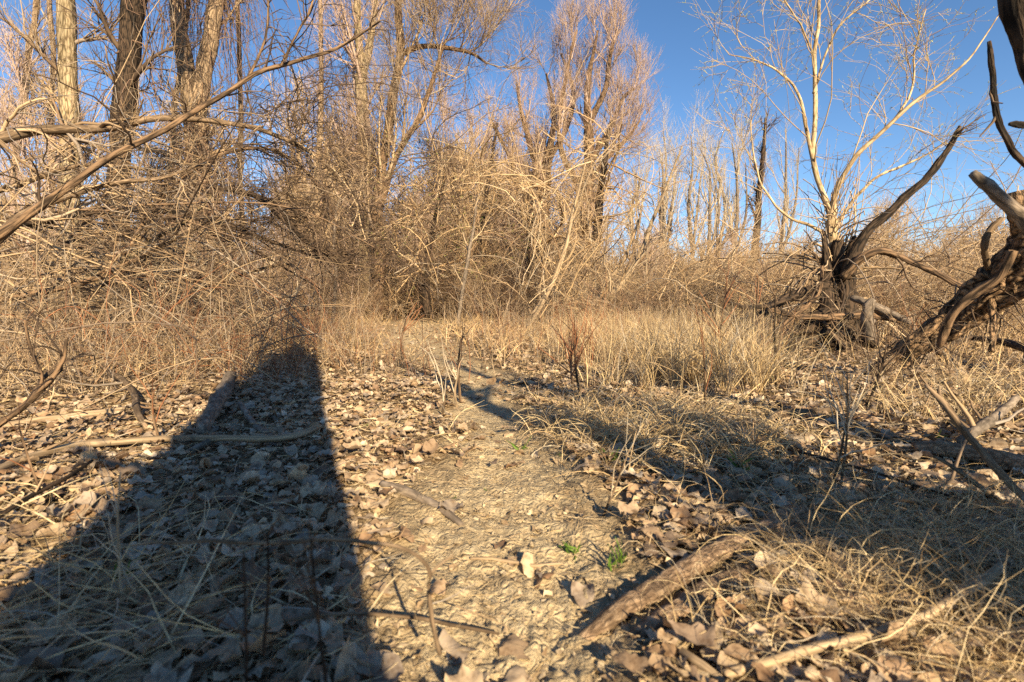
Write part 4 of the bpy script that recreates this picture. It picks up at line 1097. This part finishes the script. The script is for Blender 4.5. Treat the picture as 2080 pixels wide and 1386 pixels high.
def mass(name, label, cat, pos, scl, temps):
    """one mass: many turned and scaled plants at the given points (geometry nodes)"""
    me = bpy.data.meshes.new(name)
    me.vertices.add(len(pos)); me.vertices.foreach_set('co', np.asarray(pos, np.float32).ravel())
    a = me.attributes.new('scl', 'FLOAT_VECTOR', 'POINT'); a.data.foreach_set('vector', np.asarray(scl, np.float32).ravel())
    rt = np.zeros((len(pos), 3), np.float32); rt[:, 2] = R.random(len(pos)) * 6.28; rt[:, :2] = R.normal(size=(len(pos), 2)) * .06
    a = me.attributes.new('rot', 'FLOAT_VECTOR', 'POINT'); a.data.foreach_set('vector', rt.ravel())
    a = me.attributes.new('idx', 'INT', 'POINT'); a.data.foreach_set('value', R.integers(0, len(temps), len(pos)).astype(np.int32))
    o = bpy.data.objects.new(name, me); C.objects.link(o)
    ng = bpy.data.node_groups.new(name, 'GeometryNodeTree')
    ng.interface.new_socket('Geometry', in_out='INPUT', socket_type='NodeSocketGeometry')
    ng.interface.new_socket('Geometry', in_out='OUTPUT', socket_type='NodeSocketGeometry')
    N = ng.nodes; L = ng.links
    gi = N.new('NodeGroupInput'); go = N.new('NodeGroupOutput')
    ip = N.new('GeometryNodeInstanceOnPoints'); ip.inputs['Pick Instance'].default_value = True
    jn = N.new('GeometryNodeJoinGeometry')
    for tt in reversed(temps):
        oi = N.new('GeometryNodeObjectInfo'); oi.inputs['Object'].default_value = tt; oi.inputs['As Instance'].default_value = True
        L.new(oi.outputs['Geometry'], jn.inputs[0])
    def na(nm, ty):
        q = N.new('GeometryNodeInputNamedAttribute'); q.data_type = ty; q.inputs['Name'].default_value = nm
        return q.outputs['Attribute']
    L.new(gi.outputs[0], ip.inputs['Points']); L.new(jn.outputs[0], ip.inputs['Instance'])
    L.new(na('rot', 'FLOAT_VECTOR'), ip.inputs['Rotation']); L.new(na('scl', 'FLOAT_VECTOR'), ip.inputs['Scale']); L.new(na('idx', 'INT'), ip.inputs['Instance Index'])
    L.new(ip.outputs[0], go.inputs[0])
    md = o.modifiers.new('plants', 'NODES'); md.node_group = ng
    return tag(o, label, cat, None, 'stuff')

def arcs(boxes, n, Lr, r0, head, droop, curl, kk, M_=11):
    """long thin stems starting in photo boxes (px0, px1, py0, py1, D0, D1), heading one way and bending over"""
    B = np.array(boxes, float)[R.integers(0, len(boxes), n)]
    u = R.random((n, 3))
    st = np.array([P(b[0] + (b[1] - b[0]) * q[0], b[2] + (b[3] - b[2]) * q[1], b[4] + (b[5] - b[4]) * q[2]) for b, q in zip(B, u)])
    d = norm(np.array(head, float) + R.normal(size=(n, 3)) * .38)
    L = R.uniform(*Lr, n); step = L / (M_ - 1)
    pts = np.empty((n, M_, 3)); pts[:, 0] = st
    bd = R.normal(size=(n, 3)) * curl
    for m in range(1, M_):
        d = norm(d + bd + R.normal(size=(n, 3)) * .17 + np.array([0, 0, -droop]))
        pts[:, m] = pts[:, m - 1] + d * step[:, None]
    keep_above(pts, .03)
    rad = R.uniform(r0 * .5, r0 * 1.5, n)[:, None] * np.linspace(1, .4, M_)
    T = Tubes().add(pts, rad, 4)
    g = grow(pts, rad, kk + 2, L=L.mean() * .3, ang=.7, M=6, trop=(head[0] * .2, 0, -droop), wob=.24, rf=.5, rmin=r0 * .3, t0=.2); keep_above(g[0], .03)
    T.add(*g, 3)
    return T
def fan(n, y0, y1, a0, a1, pw=1.5):
    x, y = sector(n, y0, y1, a0, a1, pw)
    return x, y

tA = [template('thicket_plant', clump(30, 1.5, .28, k, .3, 1.0, 4, 2), M[('scrub', 'twig', 'scrub', 'vine')[k]]) for k in range(4)]
tB = [template('far_thicket_plant', clump(26, 2.4, .6, k, .35, 1.1, 5, 3, .012), M['scrub_far']) for k in range(4)]
tC = [template('red_stem_plant', clump(9, .55, .10, k, .2, .5, 4, 2, .0022), M['twig_red'] if k == 0 else M['twig']) for k in range(4)]
tD = [template('bramble_plant', clump(16, 1.3, .3, k, .8, 2.4, 4, 3, .004, -.1), M['twig']) for k in range(4)]
def far_tree(k):
    n = 22
    p, r = spline([(0, 0, 0), (.2 * R.normal(), .2 * R.normal(), 2), (.4 * R.normal(), .4 * R.normal(), 4.5), (.5 * R.normal(), .5 * R.normal(), 7)], [.11, .09, .06, .02], n, .02)
    T = Tubes().add(p, r, 5)
    g1 = grow(p, r, 30, L=3.2, ang=.95, M=6, trop=(0, 0, .4), wob=.13, rf=.4, rmin=.022, t0=.1); T.add(*g1, 3)
    g2 = grow(*g1, 8, L=1.5, ang=.5, M=4, trop=(0, 0, .6), wob=.15, rf=.5, rmin=.014, t0=.2); T.add(*g2, 3)
    g3 = grow(*g2, 5, L=.9, ang=.5, M=3, wob=.15, rf=.6, rmin=.010, t0=.2); T.add(*g3, 3)
    return T
tF = [template('vine_brush_plant', clump(30, 3.6, .7, k, .3, 1.3, 7, 4, .008, .1), M[('scrub', 'twig', 'twig_dark', 'twig_pink')[k]]) for k in range(4)]
tE = [template('far_tree_plant', far_tree(k), (M['scrub'], M['twig_pink'], M['scrub_far'], M['scrub'])[k]) for k in range(4)]

def S(n, lo, hi):
    s = R.uniform(lo, hi, n); return np.stack([s, s, s * R.uniform(.8, 1.2, n)], -1)
def hp(x, y, dz=-.02): return np.stack([x, y, hgt(x, y) + dz], -1)

for T, mt, lab in (
    (arcs([(-250, 250, 380, 700, 3.8, 6.2)], 95, (1.0, 2.8), .0065, (1, .1, .25), .07, .04, 5), 'twig', 'interlaced tan boughs and shoots of the tangle at the left'),
    (arcs([(-250, 350, 420, 720, 4.2, 6.5)], 100, (1.0, 2.8), .008, (1, .1, .15), .05, .04, 4), 'twig_dark', 'shaded dark shoots threading the tangle at the left'),
    (arcs([(-100, 500, 560, 760, 3.4, 6.0)], 70, (.5, 1.4), .003, (.7, .0, .5), .13, .10, 4), 'scrub', 'pale dry shoots looping low in front of the left tangle'),
    (arcs([(430, 640, 200, 330, 4.4, 5.4), (520, 680, 120, 420, 4.6, 5.6), (450, 620, 340, 500, 4.4, 5.4)], 170, (.7, 1.7), .0042, (.6, .1, .1), .13, .12, 5), 'twig_dark', 'dome of dark wiry vines drooping to the trail'),
    (arcs([(-50, 640, 640, 790, 3.0, 5.5)], 80, (.3, .9), .003, (.2, .0, .9), .12, .12, 3), 'twig_red', 'fine reddish shoots arching over the leaves at the left'),
    (arcs([(640, 1250, 340, 590, 11, 17)], 230, (1.5, 4.0), .012, (.2, .0, .6), .12, .10, 6), 'scrub', 'pale arching vines massed before the middle trees'),
    (arcs([(620, 900, 300, 540, 10, 14)], 110, (1.2, 3.0), .009, (.4, .0, .0), .12, .10, 6), 'twig_dark', 'brown vines sagging from the dark crooked tree'),
    (arcs([(1700, 2050, 480, 630, 6.8, 10)], 190, (.8, 2.8), .007, (.8, .1, .5), .10, .06, 4), 'twig', 'dry arching shoots between the willow and the leaning trunk'),
    (arcs([(1060, 1560, 560, 650, 7, 12)], 150, (1.0, 3.0), .007, (.45, .1, .8), .04, .05, 5), 'scrub', 'slanting pale stems on the right side of the trail mouth'),
):
    o = T.obj('interlaced_shoots', M[mt]); tag(o, lab, 'tangle', None, 'stuff')
# near edge of the scrub
x, y = fan(430, 7.2, 17, -50, 46, 1.5)
kq = (path_w(x, y) < .1) & ((x / y > .12) | (y > 12.5) | (x / y < -.46)); x, y = x[kq], y[kq]
mass('scrub', 'belt of tawny bare scrub closing off the trail', 'scrub', hp(x, y), S(len(x), .5, 1.35), tA)
x, y = fan(420, 15, 40, -54, 54, 1.4)
mass('scrub', 'deep mass of pale brown scrub behind the first trees', 'scrub', hp(x, y), S(len(x), .7, 1.3), tB)
x, y = fan(300, 38, 110, -56, 56, 1.3)
mass('far_scrub', 'far brown scrub along the horizon', 'far scrub', hp(x, y), S(len(x), 1.1, 2.0), tB)
x, y = fan(150, 24, 70, -54, 8, 1.3)
mass('far_woodland', 'bare woodland showing through behind the left and middle trees', 'far woodland', hp(x, y), S(len(x), .45, .8), tE)
x, y = fan(84, 12, 23, -23, 14, 1.3)
kq = ~((np.abs(x / y + .30) < .10) & (y < 14.5)); x, y = x[kq], y[kq]
mass('vine_brush', 'tall golden tangle of vines and brush filling the middle of the view', 'brush', hp(x, y), S(len(x), .55, 1.15), tF)
x, y = fan(40, 9, 20, 13, 52, 1.3)
mass('vine_brush', 'waist-high golden brush spreading behind the willow', 'brush', hp(x, y), S(len(x), .28, .5), tF)
x, y = fan(70, 17, 30, -22, 8, 1.3)
mass('thicket_trees', 'hazy golden tops of small trees filling the middle behind the trail', 'small trees', hp(x, y), S(len(x), .42, .8), tE)
x, y = fan(26, 11, 22, -50, -22, 1.3)
mass('thicket_trees', 'small bare trees behind the left tangle', 'small trees', hp(x, y), S(len(x), .25, .5), tE)
x, y = fan(46, 13, 30, 12, 52, 1.3)
mass('thicket_trees', 'low bare brush rising behind the willow and the leaning trunk', 'small trees', hp(x, y), S(len(x), .16, .32), tE)
x, y = fan(90, 42, 110, 4, 54, 1.3)
mass('far_woodland', 'low distant woodland on the right horizon', 'far woodland', hp(x, y), S(len(x), .45, .75), tE)
x, y = fan(320, 3.4, 9, -46, 40, 1.5)
kq = (path_w(x, y) < .2) & glade(x, y); x, y = x[kq], y[kq]
mass('red_stems', 'thin reddish weed stems sprinkled through the grass', 'weeds', hp(x, y), S(len(x), .5, 1.4), tC)
# brambles in the left tangle and behind the leaning trunk
q = []
for (a, b, s1, s2, n) in [(150, 720, .8, .6, 22), (380, 700, .6, .8, 26), (60, 780, .4, .5, 8), (300, 760, .5, .4, 8), (1960, 638, .9, .5, 16), (1800, 632, 1.4, .5, 18), (1580, 640, .9, .6, 14)]:
    c = G(a, b); q.append(c[:2] + R.normal(size=(n, 2)) * (s1, s2))
q = np.concatenate(q)
mass('brambles', 'arching bare bramble stems tangled low at both sides', 'brambles', hp(q[:, 0], q[:, 1]), S(len(q), .5, 1.1), tD)

# ------------------------------------------------------------------ unseen casters added behind us to throw the long shadows
PR = np.array([SD[1], -SD[0]])            # to the right, square to the shadows
def behind(off, back, z): 
    q = PR * off - SD * back
    return (q[0], q[1], z)
p, r = spline([behind(-.16, .85, -.1), behind(-.175, .85, .5), behind(-.17, .85, 1.45), behind(-.11, .87, 2.15), behind(-.08, .88, 2.75)], [.29, .25, .24, .21, .19], 40)
sn = empty('shadow_trunk', p[0], 'broad broken tree trunk behind us whose shadow fills the lower left', 'dead tree')  # stand-in for whatever throws the big shadow, added out of view
Tubes().add(p, r, 30, rough=.25).obj('trunk', M['bark_tan'], sn, bark=True)
p, r = spline([behind(-.08, .88, 2.6), behind(-.06, .88, 2.95), behind(-.05, .88, 3.25)], [.13, .09, .05], 16)
Tubes().add(p, r, 12, rough=.3).obj('shadow_spire', M['bark_tan'], sn, bark=True)

g = None
for hz, ln_, up in ((.75, .35, .5), (1.25, .45, .3), (1.7, .4, .6), (2.2, .35, .2), (2.5, .3, .5)):  # limb stubs added to fray the left edge of the trunk's shadow
    a0 = np.array(behind(-.32 + .05 * hz, .86, hz)); d_ = np.array([-PR[0], -PR[1], up])
    p, r = spline([a0, a0 + d_ * ln_ * .5 + R.normal(size=3) * .03, a0 + d_ * ln_], [.03, .02, .008], 12, .03)
    Tubes().add(p, r, 7, rough=.3).obj('limb', M['bark_tan'], sn, bark=True)
    g = grow(p, r, 8, L=.28, ang=.8, M=5, wob=.25, rf=.5, rmin=.003)
    tag(Tubes().add(*g, 3).obj('twigs', M['twig'], sn), kind='stuff')

def caster(label, a, back, toppx, rad, k, lean=(0, 0)):  # unseen sapling, set behind the camera to cast a branch shadow
    g0 = G(*a)[:2] - SD * back
    g1 = G(*toppx)[:2]
    Lh = np.linalg.norm(g1 - g0) * math.tan(EL)
    top = g0 + np.array(lean)
    off = (g1 - (g0 + SD * np.linalg.norm(g1 - g0)))
    mid = g0 + off * .5 + np.array([.02, .0])
    p, r = spline([(g0[0], g0[1], -.05), (mid[0], mid[1], Lh * .5), (g0[0] + off[0], g0[1] + off[1], Lh)], [rad, rad * .8, rad * .3], 24, .012)
    root = empty('unseen_sapling', p[0], label, 'sapling')
    Tubes().add(p, r, 8, rough=.2).obj('trunk', M['bark_grey'], root, bark=True)
    if k:
        g = grow(p, r, k, L=.8, ang=.7, M=6, trop=(0, 0, .3), wob=.2, rf=.5, rmin=.004, t0=.25)
        h = grow(*g, 4, L=.35, ang=.7, M=4, wob=.2, rf=.6, rmin=.003)
        for qq in (g, h): keep_above(qq[0], .25)
        Tubes().add(*g, 4).add(*h, 3).obj('crown', M['twig'], root)
    return root
caster('bare sapling behind us throwing the long curved shadow over the trail', (1640, 1040), 2.0, (815, 748), .085, 7)
caster('thin bare sapling behind us throwing the two faint far shadow lines', (1560, 960), 3.2, (920, 738), .075, 6)
caster('straight bare sapling behind us shading the grass before the leaning trunk', (1850, 960), 3.0, (1180, 755), .11, 5)
caster('leafless bushy sapling behind us shading the near right ground', (1850, 1120), 1.5, (1240, 862), .075, 6)
caster('twiggy dead sapling behind us to the right dappling the rotten log', (1750, 1200), 1.2, (1400, 950), .035, 14)
caster('crooked bare sapling behind us at the right, beyond the twiggy one', (2060, 1150), 1.6, (1420, 860), .08, 8)
